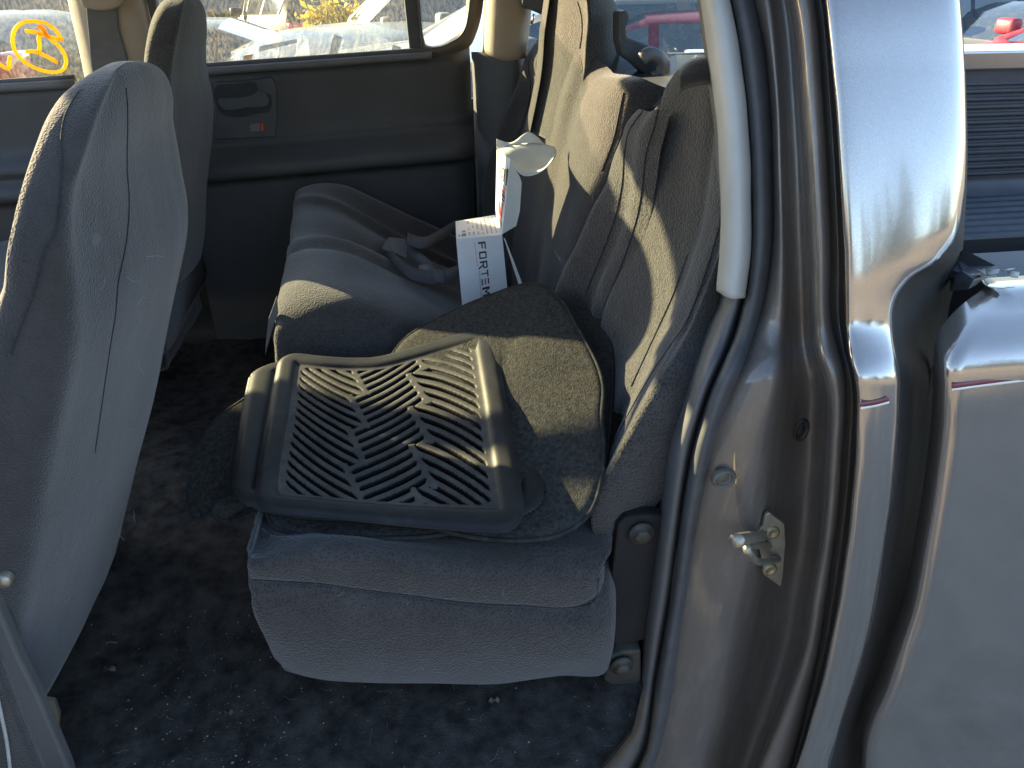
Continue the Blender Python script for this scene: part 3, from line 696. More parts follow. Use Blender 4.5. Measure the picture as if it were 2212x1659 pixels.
nc.append(ncrib([(541,1275),(597,1274),(692,1280),(771,1290),(890,1304),(990,1316),(1128,1326),(1247,1328),(1308,1305)], .106))
nc.append(ncrib([(540,1250),(597,1256),(692,1262),(771,1273),(890,1288),(990,1301),(1128,1309),(1247,1311),(1290,1287)], .1125))
nc.append(ncrib([(539,1243),(597,1247),(692,1252),(771,1263),(890,1276),(990,1289),(1128,1297),(1247,1299),(1294,1275)], .108))
nc.append(ncrib([(537,1215),(585,1215),(640,1208),(771,1208),(890,1225),(1000,1240),(1128,1248),(1240,1248),(1294,1235)], .106))
nc.append(ncrib([(537,1190),(573,1190),(613,1172),(672,1160),(771,1160),(851,1170),(970,1186),(1089,1194),(1208,1190),(1290,1180)], .138))
r8 = rib([(540,1160),(573,1150),(613,1140),(672,1138),(771,1140),(851,1146),(970,1160),(1089,1168),(1208,1164),(1290,1154)], .18)
def shelf(r, y, dz): return [W(q[0], y, q[2]+dz) for q in r]
def wrap(r, y): a = r[0]; return [W(a[0]+.035, .60, a[2]-.01), W(a[0]+.012, max(y, .38)+.01, a[2]-.005), W(a[0]+.004, y+.04, a[2]-.003), W(a[0]+.001, y+.01, a[2])]+r+[r[-1]+np.array([.02, .0, 0]), r[-1]+np.array([.05, .0, 0])]
base = [np.array([q[0], q[1], min(q[2], .875)]) for q in r8]
nc.append(wrap(base, .18)); nc.append(wrap(shelf(base, .26, -.004), .26)); nc.append(wrap(shelf(base, .40, .006), .40)); nc.append(wrap(shelf(base, .57, -.004), .57))
cushN = pl('rear_seat_cushion', nc, FAB, n=90, per=4)
cushN['label'] = 'near cushion under the mats with a knit top and smooth skirt'
seam([cushN], [(548,1253),(597,1256),(692,1261),(771,1272),(890,1287),(990,1301),(1128,1309),(1247,1311),(1280,1303),(1289,1287),(1292,1250)], FABD, cushN, .0014, 90)

# far cushion
fc = []
def fcr(px, y, sink=0):
    r = rib(px, y); a = r[0]
    bot = [W(a[0]-.004, y, .60), W(a[0]-.012, y, .74), W(a[0]-.010, y, a[2]-.05)]
    b = r[-1]; d = r[-1]-r[-2]; d = d/np.linalg.norm(d)
    return bot+[q-np.array([0, 0, sink]) for q in r]+[b+d*.12]
fc.append([W(-.19, .615, .58), W(-.20, .61, .7), W(-.19, .61, .80), W(-.15, .61, .85), W(-.02, .60, .85), W(.1, .60, .84), W(.3, .6, .82)])
fc.append(fcr([(604,720),(640,712),(739,702),(850,715),(960,745)], .625, .015))
fc.append(fcr([(600,690),(640,672),(739,655),(850,680),(960,720)], .66))
fc.append(fcr([(603,640),(640,620),(720,612),(820,632),(980,690)], .73))
fc.append(fcr([(611,602),(650,578),(715,572),(800,596),(900,632),(1000,672)], .82))
fc.append(fcr([(620,560),(655,542),(710,541),(760,552),(850,592),(960,640)], .90))
fc.append(fcr([(622,549),(657,533),(706,532),(745,539),(850,585),(950,627)], .93, .007))
fc.append(fcr([(624,530),(668,512),(720,512),(780,530),(860,570),(950,612)], .97))
fc.append(fcr([(630,511),(685,502),(731,513),(766,532),(821,565),(930,600)], 1.01, .007))
fc.append(fcr([(631,485),(680,470),(735,478),(800,508),(870,545),(950,575)], 1.10))
fc.append(fcr([(636,443),(685,439),(726,450),(766,472),(835,513),(930,560)], 1.19, .007))
fc.append(fcr([(637,432),(685,424),(730,435),(780,460),(850,500),(940,545)], 1.22))
fc.append(fcr([(640,421),(690,412),(728,424),(794,465),(876,509),(950,540)], 1.26, .005))
fc.append(fcr([(642,412),(665,401),(700,395),(745,400),(800,424),(880,462),(965,500)], 1.33))
fc.append(fcr([(645,418),(668,408),(705,404),(750,410),(810,436),(890,475),(970,512)], 1.385, .03))
cushF = pl('rear_seat_cushion', fc, FAB, n=70, per=4)
cushF['label'] = 'wide far cushion with long pleats'
o = poly_plate('seat_release_lever', [P(u, v, y=.66) for u, v in [(597,643),(580,690),(574,740),(573,768),(580,740),(592,700),(600,680)]], PLASTL, None, .01, dirv=(0,1,0)); part(o)

# near backrest
br0 = [
 rib([(1388,232),(1362,262),(1350,300),(1335,335),(1316,396),(1288,450),(1254,527),(1228,580),(1205,640),(1190,700)], .67),
 rib([(1380,237),(1356,265),(1344,300),(1328,335),(1309,396),(1279,450),(1245,527),(1218,580),(1195,640),(1180,700)], .63),
 rib([(1384,236),(1360,265),(1349,300),(1336,345),(1322,405),(1298,470),(1266,545),(1240,600),(1220,660),(1205,720)], .595),
 rib([(1388,242),(1358,284),(1350,320),(1343,400),(1331,458),(1307,530),(1281,593),(1262,640),(1250,740)], .555),
 rib([(1396,238),(1376,280),(1366,330),(1358,405),(1347,468),(1320,548),(1286,620),(1270,680),(1258,760)], .525),
 rib([(1410,238),(1402,275),(1389,330),(1381,396),(1372,452),(1343,545),(1298,660),(1285,720),(1275,800)], .485),
]
bkN = pl('rear_backrest', [[q+np.array([s*.006, 0, 0]) for q in r] for s, r in zip((4, 0, 0, 2, 2, 4.5), br0)], FABK, n=60, per=4)
bkN['label'] = 'near backrest with vertical pleats beside the door opening'
rbs = [
 ([(1470,160),(1447,195),(1434,240),(1424,273),(1407,327),(1399,396),(1391,450),(1362,548),(1314,664),(1300,740),(1290,830)], .475, .03),
 ([(1451,164),(1434,191),(1421,240),(1413,273),(1396,327),(1388,396),(1380,450),(1351,548),(1303,664),(1290,730),(1282,830)], .455, .004),
 ([(1473,147),(1452,185),(1438,240),(1429,290),(1415,350),(1405,410),(1395,470),(1365,570),(1320,670),(1308,740),(1298,840)], .425, 0),
 ([(1500,149),(1492,220),(1482,300),(1472,380),(1458,450),(1435,540),(1395,640),(1365,730),(1325,830),(1310,880)], .36, 0),
 ([(1530,160),(1526,230),(1518,320),(1508,400),(1497,480),(1475,560),(1440,645),(1408,715),(1352,830),(1325,890)], .31, 0),
 ([(1545,180),(1536,260),(1526,350),(1516,420),(1506,485),(1486,550),(1454,636),(1422,707),(1363,834),(1335,900)], .285, .008),
 ([(1558,200),(1550,270),(1540,350),(1530,430),(1518,500),(1498,565),(1466,655),(1432,735),(1376,850),(1330,940)], .255, 0),
 ([(1575,230),(1572,300),(1566,380),(1555,450),(1540,520),(1512,600),(1482,680),(1448,750),(1395,845),(1335,970),(1300,1040)], .215, 0),
 ([(1585,260),(1580,350),(1568,435),(1548,520),(1510,628),(1478,703),(1446,749),(1415,795),(1351,906),(1307,997),(1288,1064),(1290,1110)], .19, .008),
 ([(1600,280),(1596,370),(1580,460),(1560,540),(1524,640),(1490,720),(1456,780),(1415,850),(1351,960),(1305,1040),(1281,1090),(1285,1160),(1303,1184)], .155, 0),
 ([(1630,300),(1622,400),(1612,500),(1590,600),(1550,700),(1505,800),(1465,880),(1425,950),(1375,1020),(1335,1070),(1312,1110),(1310,1160),(1318,1190)], .13, 0),
 ([(1670,330),(1665,450),(1650,580),(1625,700),(1585,800),(1540,900),(1500,970),(1465,1030),(1430,1075),(1400,1110),(1370,1120),(1340,1150),(1325,1195)], .135, .0),
]
exs = [0,0,0,0,0,0,0,0,.01,.03,.09,.14]
o = main_b = loft('main_bolster', [[q+np.array([s, 0, 0]) for q in rib([(u, v, y+ex*(.4+.6*max(0, min(1, (900-v)/300)))+float(np.interp(v, VG, TT))) for u, v in px])] for (px, y, s), ex in zip(rbs, exs)], FABK, None, n=80, per=4); o.parent = bkN
for px in ([(1388,240),(1358,284),(1350,320),(1343,400),(1331,458),(1307,530),(1281,593),(1262,640)], [(1434,191),(1421,240),(1413,273),(1396,327),(1388,396),(1380,450),(1351,548),(1303,664)], [(1486,548),(1454,636),(1422,707),(1363,834)], [(1560,470),(1510,628),(1478,703),(1446,749),(1415,795),(1351,906),(1307,997)]):
    seam([bkN, main_b], px, FABD, bkN, .0010)
# backrest base bracket and bolt, floor bracket
o = poly_plate('backrest_hinge', [P(u, v, y=.16) for u, v in [(1335,1135),(1352,1118),(1400,1112),(1440,1115),(1430,1250),(1400,1380),(1330,1400),(1318,1330),(1322,1240)]], BLK, None, .02, dirv=(0,1,0), bevel=.003); part(o)
def bolt(u, v, y, r, mat, parent=truck):
    c = P(u, v, y=y); V = []
    for a_, b_ in ((r*1.45, .001), (r*1.45, -.003), (r, -.003), (r*.98, -.009), (r*.8, -.011), (.0001, -.011)):
        for k in range(18):
            an = 2*math.pi*k/18; hx = 1 if a_ > r*1.2 else .93+.07*math.cos(6*an)
            V.append(c+np.array([math.cos(an)*a_*hx, b_, math.sin(an)*a_*hx]))
    return part(mesh('bolt', V, gridfaces(6, 18, close_c=True), mat, None), parent)
BRK = mat_basic('dull_bracket', (.08, .075, .065), .6, .5, .25, 40)
bolt(1385, 1152, .155, .0125, BRK)
o = poly_plate('floor_bracket', [P(u, v, y=.15) for u, v in [(1316,1420),(1345,1410),(1385,1405),(1385,1480),(1350,1487),(1325,1482),(1305,1470)]], BRK, None, .03, dirv=(0,.8,.2), bevel=.003); part(o)
bolt(1343, 1438, .143, .0125, BRK)

# far backrest
fb_r = [
 ([(1170,80),(1145,131),(1126,185),(1105,245),(1083,300),(1061,368),(1056,409),(1060,540),(1065,600)], 1.42, .02),
 ([(1161,85),(1134,131),(1115,185),(1091,245),(1069,300),(1047,368),(1042,409),(1048,520),(1055,600)], 1.385, 0),
 ([(1164,88),(1139,131),(1130,185),(1120,245),(1092,310),(1070,380),(1062,430),(1065,530),(1070,600)], 1.35, 0),
 ([(1168,92),(1143,131),(1145,175),(1143,218),(1131,259),(1108,330),(1092,400),(1085,520),(1088,600)], 1.315, .007),
 ([(1172,90),(1156,131),(1157,170),(1152,215),(1139,265),(1116,335),(1100,420),(1094,530),(1095,610)], 1.29, 0),
 ([(1176,80),(1172,131),(1170,160),(1162,205),(1145,281),(1125,350),(1110,450),(1102,540),(1102,620)], 1.255, .007),
 ([(1185,70),(1184,131),(1180,180),(1170,240),(1153,310),(1135,380),(1120,470),(1112,550),(1110,630)], 1.22, 0),
 ([(1225,75),(1222,131),(1214,170),(1200,225),(1184,300),(1165,380),(1148,470),(1136,560),(1132,640)], 1.10, 0),
 ([(1258,100),(1245,131),(1232,170),(1215,225),(1199,300),(1182,380),(1165,470),(1150,560),(1145,640)], 1.03, .0),
 ([(1285,130),(1258,165),(1243,200),(1228,250),(1208,320),(1192,390),(1172,480),(1158,570),(1150,650)], .985, .009),
 ([(1318,150),(1285,170),(1262,205),(1246,255),(1225,330),(1208,400),(1185,490),(1170,580),(1160,660)], .94, .0),
 ([(1335,158),(1300,172),(1275,205),(1258,255),(1244,320),(1226,400),(1202,490),(1184,580),(1172,660)], .88, -.008),
 ([(1365,162),(1330,172),(1310,205),(1296,255),(1280,320),(1256,400),(1228,490),(1206,580),(1190,660)], .79, -.006),
 ([(1385,168),(1355,180),(1342,210),(1332,250),(1318,310),(1290,390),(1256,480),(1228,570),(1208,650)], .735, 0),
 ([(1400,180),(1375,195),(1362,220),(1352,260),(1338,320),(1310,400),(1274,490),(1246,580),(1226,660)], .715, .01),
 ([(1430,196),(1428,210),(1425,240),(1420,270),(1400,330),(1370,410),(1330,500),(1300,590),(1280,670)], .70, .02),
]
bkF = pl('rear_backrest', [[q+np.array([s, 0, 0]) for q in rib(px, y)] for px, y, s in fb_r], FAB, n=70, per=4)
bkF['label'] = 'wide far backrest with raised headrest and centre section'
for px in ([(1150,120),(1143,131),(1145,175),(1143,218),(1131,259),(1108,330)], [(1172,110),(1172,131),(1170,160),(1162,205),(1145,281),(1125,350)], [(1347,200),(1340,232),(1326,297),(1300,370)]):
    seam([bkF], px, FABD, bkF, .0012)
# headrest (closed sections)
hl = [(1212,-80),(1195,-40),(1187,0),(1178,41),(1173,74),(1171,110),(1166,160),(1158,205),(1142,281),(1130,330)]
hs = [(1240,-95),(1246,-30),(1247,0),(1254,27),(1257,68),(1250,109),(1240,131),(1226,164),(1206,225),(1192,281),(1180,330)]
hb = [(1295,-85),(1315,-50),(1327,0),(1336,27),(1338,95),(1336,131),(1320,180),(1300,240),(1280,330)]
o = hr_ = seatback('headrest', hl, hs, hb, (1255,-100), .985, .27, FAB, 1.14, dome=.08, chamf=.2, cw=.92)
o.parent = bkF; o.matrix_parent_inverse = Matrix.Identity(4)
seam([hr_], [(1247,4),(1254,27),(1257,68),(1252,105)], FABD, bkF, .0012)
# near headrest behind the pillar
rb = [rib([(1473,142),(1490,130),(1505,123),(1535,117),(1600,112)], .40), rib([(1468,150),(1490,136),(1508,130),(1540,124),(1600,120)], .36), rib([(1470,170),(1500,165),(1540,160),(1600,160)], .34)]
o = loft('headrest', rb, FABS, None, n=24, per=3, solid=.02); o.parent = bkN
# shelf behind backrests, seat belt parts
TP('rear_shelf_trim', [P(1340,95,y=1.1), P(1460,118,y=1.1), P(1560,118,y=.6), P(1470,230,y=.6), P(1380,240,y=.75), P(1335,160,y=1.0)], [(0,1,2,3,4,5)], PLAST, solid=.02, smooth=False)
o = poly_plate('shelf_edge', [P(1440,116,y=1.3), P(1620,112,y=1.3), P(1620,120,y=1.3), P(1445,124,y=1.3)], PLASTL, None, .02, dirv=(0,1,0)); part(o)
rt = part(poly_plate('belt_retractor', [P(u, v, y=.95) for u, v in [(1338,28),(1352,22),(1360,26),(1361,44),(1354,58),(1356,80),(1440,112),(1450,135),(1430,160),(1395,162),(1372,140),(1345,120),(1338,90)]], PLAST, None, .05, dirv=(0,1,0), bevel=.008))
m = MB(); m.tube([P(u, v, y=.92) for u, v in [(1385,128),(1400,118),(1420,122),(1432,140),(1428,160),(1412,170)]], .014, 10, n=20); o = m.build('belt_guide', PLASTL); o.parent = rt
fr = part(poly_plate('belt_buckle_holder', [P(u, v, y=1.32) for u, v in [(1129,-30),(1127,12),(1135,18),(1160,27),(1184,38),(1190,0),(1190,-30)]], PLAST, None, .04, dirv=(0,1,0), bevel=.006))
m = MB(); m.tube([P(1154,30,y=1.30), P(1148,52,y=1.30)], .0035, 8); o = m.build('latch_tongue', CHROME); o.parent = fr
# belts and buckles lying on the far cushion
bk = part(poly_plate('belt_webbing', [P(u, v, z=z) for u, v, z in [(824,536,.935),(840,512,.94),(858,514,.942),(876,516,.94),(879,535,.935),(878,556,.93),(850,545,.935)]], mat_basic('webbing', (.09, .09, .095), .8, 0, .1, 40, .8, .0008, 900), None, .004))
m = MB(); V = []
for i, t in enumerate(np.linspace(0, 1, 12)):
    c = P(905+t*38, 585+t*8, z=.925); r = .026*math.sin(math.pi*(.12+.8*t))**.6
    for k in range(16): V.append(c+np.array([0, math.cos(k*math.pi/8)*r*1.1, math.sin(k*math.pi/8)*r*.6]))
m.add(V, gridfaces(12, 16, close_c=True)); o = m.build('buckle', PLAST); part(o)
m = MB()
for px, z in (([(878,540),(900,560),(925,580),(940,600),(960,605)], .93), ([(878,520),(910,530),(950,512),(985,490)], .95), ([(830,540),(860,575),(900,600),(950,605),(990,590)], .925)):
    pts = cr_interp(np.array([P(u, v, z=z) for u, v in px]), 24)
    V = []
    for q in pts: V += [q+np.array([0, -.02, 0]), q+np.array([0.004, .02, .012])]
    m.add(V, gridfaces(24, 2))
part(m.build('belt_strap', mat_basic('strap', (.04, .042, .048), .8, 0, .1, 40, .8, .0008, 900), None, solid=.002))

# =================================================================== MATS
def coons(top, right, bottom, left, n, m_):
    """boundary curves (top: TL->TR, right: TR->BR, bottom: BL->BR, left: TL->BL)"""
    T = cr_interp(top, n); Bm = cr_interp(bottom, n); Lf = cr_interp(left, m_); Rt = cr_interp(right, m_)
    s = np.linspace(0, 1, n)[None, :, None]; t = np.linspace(0, 1, m_)[:, None, None]
    return (1-t)*T[None]+t*Bm[None]+(1-s)*Lf[:, None]+s*Rt[:, None]-((1-s)*(1-t)*T[0]+s*(1-t)*T[-1]+(1-s)*t*Bm[0]+s*t*Bm[-1])
RUBK = mat_basic('clean_rubber_slot_shade', (.005, .005, .006), .7, 0, .2, 40, spec=.1)  # dust-free rubber, made near black to paint in the slots' shade
def rmat(name, corners, label, zf, group, pattern=True, res=400):
    top, right, bottom, left = corners
    G = coons(*[np.array([P(u, v, z=z) for u, v, z in c]) for c in (top, right, bottom, left)], res, res)
    # unit normals
    du = np.gradient(G, axis=1); dv = np.gradient(G, axis=0); N = np.cross(du, dv); N /= np.linalg.norm(N, axis=2)[..., None]
    if N[..., 2].mean() < 0: N = -N
    ss, tt = np.meshgrid(np.linspace(0, 1, res), np.linspace(0, 1, res))
    Wd, Hd = 1.0, 1.0
    # rounded-rectangle distance (in unit square)
    def rr(ins, rad):
        qx = np.abs(ss-.5)-(.5-ins-rad); qy = np.abs(tt-.5)-(.5-ins-rad)
        return np.hypot(np.maximum(qx, 0), np.maximum(qy, 0))+np.minimum(np.maximum(qx, qy), 0)-rad
    def sg(a, w_): return 1/(1+np.exp(np.clip(-a/w_, -40, 40)))
    h = np.zeros_like(ss)
    rim = rr(.0, .10); inner = rr(.085, .05)
    h += .0055*sg(-np.abs(rim+.048)+.034, .006)            # raised rim
    slots = np.zeros_like(ss); toothed = None
    # parquet of slots in the inner field: three columns whose blocks of four bars interlock
    X = (ss-.115)/.77; Y = (tt-.09)/.82
    pitch = 1/15.5
    saw = lambda q: (q/(4*pitch))-np.floor(q/(4*pitch))-.5
    B1 = .345+.10*saw(Y+.02); B2 = .675+.10*saw(Y+2.2*pitch)
    for c_, lo, hi, sl_ in ((0, X*0-.01, B1, .66), (1, B1, B2, -.80), (2, B2, X*0+1.01, .66)):
        yy = Y-sl_*(X-.5)+.035*np.sin((X-.5)*6)*(1 if c_ != 1 else -1)
        ph = yy/pitch; d = np.abs(ph-np.round(ph))*pitch
        gap_ = np.minimum(X-lo, hi-X)-.011-.012*(d/(.3*pitch))**2
        body = np.clip((.30*pitch-d)/.0035, 0, 1)*np.clip(gap_/.004, 0, 1)
        slots = np.maximum(slots, body)
    slots *= (inner < -.012)*(Y > -.02)*(Y < 1.02)
    dead = rr(.105, .06)
    slots *= np.clip(-dead/.006, 0, 1)
    if pattern: h -= .007*slots
    edge = rim > -.0005
    Q = G+N*(h[..., None]+.004)
    msk = (rim <= .0)
    idx = -np.ones(msk.shape, int); V = []; 
    for i in range(res):
        for j in range(res):
            if msk[i, j]: idx[i, j] = len(V); V.append(Q[i, j])
    Fc = []; mi = []
    for i in range(res-1):
        for j in range(res-1):
            q = (idx[i, j], idx[i, j+1], idx[i+1, j+1], idx[i+1, j])
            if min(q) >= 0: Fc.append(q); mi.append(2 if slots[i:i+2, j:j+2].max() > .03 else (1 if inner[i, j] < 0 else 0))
    o = mesh(name, V, Fc, RUB, None, solid=.003, off=-1, fix=False)
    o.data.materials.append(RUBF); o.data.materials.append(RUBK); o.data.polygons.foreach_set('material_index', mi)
    return setp(o, label, 'floor mat', group)
GM = 'rubber floor mats stacked on the rear seat'
# second rubber mat (below)
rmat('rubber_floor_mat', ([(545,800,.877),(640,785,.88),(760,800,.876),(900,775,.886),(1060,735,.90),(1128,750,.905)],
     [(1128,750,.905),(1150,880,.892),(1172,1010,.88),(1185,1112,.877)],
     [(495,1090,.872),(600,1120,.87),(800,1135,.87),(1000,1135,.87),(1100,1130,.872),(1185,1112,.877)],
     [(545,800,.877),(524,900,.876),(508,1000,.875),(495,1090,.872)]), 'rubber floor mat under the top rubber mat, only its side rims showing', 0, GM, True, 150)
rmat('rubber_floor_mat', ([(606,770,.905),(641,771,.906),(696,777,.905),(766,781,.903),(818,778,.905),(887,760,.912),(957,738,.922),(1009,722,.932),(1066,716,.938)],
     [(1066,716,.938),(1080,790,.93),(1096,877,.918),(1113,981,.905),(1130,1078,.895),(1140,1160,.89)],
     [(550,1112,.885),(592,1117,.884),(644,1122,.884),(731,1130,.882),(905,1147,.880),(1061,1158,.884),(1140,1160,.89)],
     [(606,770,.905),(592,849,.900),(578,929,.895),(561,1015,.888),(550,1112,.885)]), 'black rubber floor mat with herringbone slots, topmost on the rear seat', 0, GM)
# carpet mats
EDGE = mat_basic('carpet_binding', (.03, .031, .032), .9, 0, .4, 60, .6, .001, 400, dust=((.16, .15, .12), 60, .55, .85, .5), spec=.15)
def carpet(name, px, label, thick=.006, n=80, group='carpet floor mats heaped on the rear seat', mat=CARPM, bound=True, inset=None):
    pts = np.array([P(q[0], q[1], z=q[2]) for q in px]); pts = cr_interp(pts, n, closed=True)
    c = pts.mean(0); rings = 14; V = [c]; Fc = []
    for r in range(1, rings+1):
        t = r/rings
        for q in pts: V.append(c+(q-c)*t+np.array([0, 0, .004*math.sin(q[0]*40+t*5)*(1-t)]))
    for k in range(n): Fc.append((0, 1+k, 1+(k+1) % n))
    Fc += [tuple(i for i in f) for f in gridfaces(rings, n, close_c=True, base=1)]
    o = mesh(name, V, Fc, mat, None, solid=thick, off=-1)
    setp(o, label, 'floor mat', group)
    if bound:
        m = MB(); m.tube(np.vstack([pts, pts[:1]])-np.array([0, 0, .0025]), .0034, 6, cap=False); b = m.build('bound_edge', EDGE); b.parent = o
    return o
carpet('carpet_floor_mat', [(1200,640,.965),(1232,606,.98),(1258,596,.985),(1278,610,.985),(1298,655,.975),(1315,707,.965),(1323,767,.95),(1320,866,.925),(1311,965,.90),(1300,1030,.88),(1270,1080,.862),(1210,1080,.858),(1180,1000,.86),(1160,850,.88),(1170,720,.92)], 'black carpet mat standing furthest back against the near rear backrest', .008)
carpet('carpet_floor_mat', [(880,725,.925),(940,690,.94),(1000,660,.955),(1060,636,.97),(1110,618,.985),(1150,609,.995),(1188,622,1.0),(1218,652,.995),(1245,700,.985),(1270,745,.975),(1290,785,.965),(1303,834,.955),(1300,900,.94),(1305,960,.92),(1298,1040,.90),(1275,1105,.882),(1228,1144,.87),(1176,1160,.868),(1097,1164,.866),(900,1120,.866),(800,1000,.87),(820,820,.895)], 'large black carpet mat with a sunlit patch rising against the near rear backrest', .007)
carpet('carpet_floor_mat', [(575,1105,.868),(590,1134,.862),(627,1148,.859),(731,1157,.857),(835,1159,.857),(960,1150,.86),(1050,1120,.865),(1000,900,.88),(750,850,.885),(620,900,.88)], 'carpet mat with a worn pale edge lying directly on the near rear cushion', .006)
carpet('carpet_floor_mat', [(560,838,.87),(520,865,.865),(478,894,.855),(445,930,.845),(429,957,.838),(413,1000,.82),(406,1050,.80),(406,1090,.785),(420,1120,.775),(464,1099,.79),(520,1075,.82),(600,1060,.86),(640,950,.87)], 'black carpet mat sticking out past the front of the rear cushion on the left', .006)
carpet('carpet_floor_mat', [(462,1098,.825),(470,1116,.815),(485,1122,.812),(505,1120,.82),(551,1104,.845),(600,1090,.86),(600,1050,.865),(520,1060,.84)], 'small corner of a black carpet mat poking out below the left end of the stack', .005)

# =================================================================== CARDBOARD BOX
yb0, yb1 = .80, .80
TL, TR = P(985.5,516.7,y=.80), P(1084.7,507,y=.815)
BLc = P(998.7,660,y=.76)
_n = np.cross(TR-TL, BLc-TL); _d = cf*F0+cr*(1096.6-1106)+cu*(829.5-630)
BRc = CAM+_d*(_n.dot(TL-CAM)/_n.dot(_d))
zt = TL[2]
A_ = P(1070,464,z=TR[2]); D_ = P(984,478,z=TL[2])
dn = (BLc-TL); dn2 = (BRc-TR)
BL2 = TL+dn*1.35; BR2 = TR+dn2*1.35
offb = (D_-TL); offb2 = (A_-TR)
box = thing('cardboard_box', 'open white auto parts carton with black and red lettering standing on the far rear cushion', 'box', tuple((TL+TR)/2+dn*1.2))
iv = Matrix.Translation(-Vector(box.location))
def bpart(o): o.parent = box; o.matrix_parent_inverse = iv; return o
bpart(poly_plate('front_panel', [TL, TR, BR2, BL2], WHITEC, None, .0012))
bpart(poly_plate('top_panel', [TL, TR, A_, D_], WHITEC, None, .0012))
bpart(poly_plate('side_panel', [TL, BL2, BL2+offb, D_], WHITEC, None, .0012, dirv=(1,0,0)))
bpart(poly_plate('back_panel', [D_, A_, BR2+offb2, BL2+offb], CARD, None, .0012, dirv=(0,-1,0)))
bpart(poly_plate('side_panel', [TR, BR2, BR2+offb2, A_], CARD, None, .0012, dirv=(-1,0,0)))
Cc = P(1102,343.5,y=TR[1]-.0); Dc = P(1073,323.6,y=A_[1])
lid = bpart(poly_plate('lid', [A_, TR+np.array([0,0,.001]), Cc, Dc], WHITEC, None, .0012))
fl = [TR+np.array([0,0,.001])]+[P(u, v, y=TR[1]+dy) for u, v, dy in [(1115,488,.0),(1123,456,-.002),(1127,395,-.003),(1123,382,-.002),(1103,345,0)]]
bpart(poly_plate('side_flap', fl, CARD, None, .0012))
tuck = bpart(loft('tuck_flap', [rib([(1073,323,A_[1]),(1082,328,A_[1]-.03),(1092,336,A_[1]-.06),(1103,345,TR[1])]), rib([(1100,314,A_[1]+.0),(1106,325,A_[1]-.03),(1112,345,A_[1]-.06),(1123,374,TR[1]-.012)]),
     rib([(1140,309,A_[1]),(1140,330,A_[1]-.03),(1142,355,A_[1]-.06),(1144,379,TR[1]-.015)]), rib([(1175,311,A_[1]-.01),(1176,328,A_[1]-.03),(1175,350,A_[1]-.05),(1171,369,TR[1]-.01)]), rib([(1197,317,A_[1]-.02),(1202,325,A_[1]-.03),(1201,335,A_[1]-.04),(1197,345,A_[1]-.05)])], CARD, None, n=16, per=4, solid=.0012))
bpart(loft('torn_flap', [rib([(1073,322,A_[1]),(1100,314,A_[1]),(1140,309,A_[1]),(1176,311,A_[1])]), rib([(1072,312,A_[1]+.006),(1100,311,A_[1]+.004),(1142,298,A_[1]+.006),(1170,305,A_[1]+.004)]), rib([(1072.7,299.8,A_[1]+.01),(1102,309,A_[1]+.008),(1144,286,A_[1]+.012),(1163,298,A_[1]+.008)])], CARD, None, n=24, per=4, solid=.001))
bpart(poly_plate('loose_strip', [P(1088,512,y=.80), P(1093,520,y=.80), P(1128,612,y=.76), P(1127,624,y=.755), P(1120,612,y=.76)], CARD, None, .001))
# print: letters as raised ink plates; s runs down the face, t runs from its right side to the left
def facept(s, t, off=.0006):                 # s 0..1 from top to original bottom, t 0..1 from left to right
    a = TL+(TR-TL)*t; b = BLc+(BRc-BLc)*t
    n = np.cross(TR-TL, BLc-TL); n /= np.linalg.norm(n)
    if n.dot(CAM-TL) < 0: n = -n
    return a*(1-s)+b*s+n*off
def ink(name, polys, mat, fp=facept):
    m = MB()
    for pg in polys:
        V = [fp(s, t) for s, t in pg]; m.add(V, [tuple(range(len(V)))])
    return bpart(m.build(name, mat, smooth=False, fix=False))
# letter local frame: a along the word (down the face), b across (0 = base line at left, 1 = cap line at right)
def glyph(s0, s1, b0, b1, polys): return [[(s0+(s1-s0)*a, b0+(b1-b0)*b) for a, b in pg] for pg in polys]
w_ = .26
GF = [[(0,0),(w_,0),(w_,1),(0,1)], [(w_,.82),(1,.82),(1,1),(w_,1)], [(w_,.42),(.9,.42),(.9,.6),(w_,.6)]]
GO = [[(0,0.1),(w_,.15),(w_,.85),(0,.9)], [(0,.9),(w_,.82),(.8,.82),(1,.9),(.9,1),(.1,1)], [(.8,.15),(1,.1),(1,.9),(.8,.85)], [(0,.1),(.1,0),(.9,0),(1,.1),(.8,.18),(w_,.18)]]
GR = [[(0,0),(w_,0),(w_,1),(0,1)], [(w_,.82),(.85,.82),(1,.9),(.9,1),(w_,1)], [(.8,.4),(1,.48),(1,.9),(.8,.84)], [(w_,.36),(.85,.36),(1,.48),(.8,.54),(w_,.54)], [(.45,.36),(.68,.36),(1.08,-.22),(.82,-.22)]]
GT = [[(-.05,.82),(1.05,.82),(1.05,1),(-.05,1)], [(.4,0),(.6,0),(.6,.82),(.4,.82)]]
GE = [[(0,.82),(1,.82),(1,1),(0,1)], [(0,0),(1,0),(1,.18),(0,.18)]]
GEr = [[(0,.42),(1,.42),(1,.6),(0,.6)]]
GM_ = [[(0,0),(w_,0),(w_,1),(0,1)], [(w_,1),(w_,.7),(.5,.25),(.5,.55)], [(.5,.55),(.5,.25),(.8,.7),(.8,1)], [(.8,0),(1,0),(1,1),(.8,1)]]
b0, b1 = .455, .62
blk = glyph(.08, .20, b0, b1, GF)+glyph(.235, .355, b0, b1, GO)+glyph(.39, .51, b0, b1, GR)+glyph(.545, .645, b0, b1, GT)+glyph(.675, .775, b0, b1, GE)+glyph(.815, .96, b0, b1, GM_)
ink('brand_lettering', blk, INK); ink('brand_accent', glyph(.675, .775, b0, b1, GEr), REDINK)
ink('rule_line', [[(.08,.375),(.08,.383),(.46,.405),(.46,.397)]], REDINK)
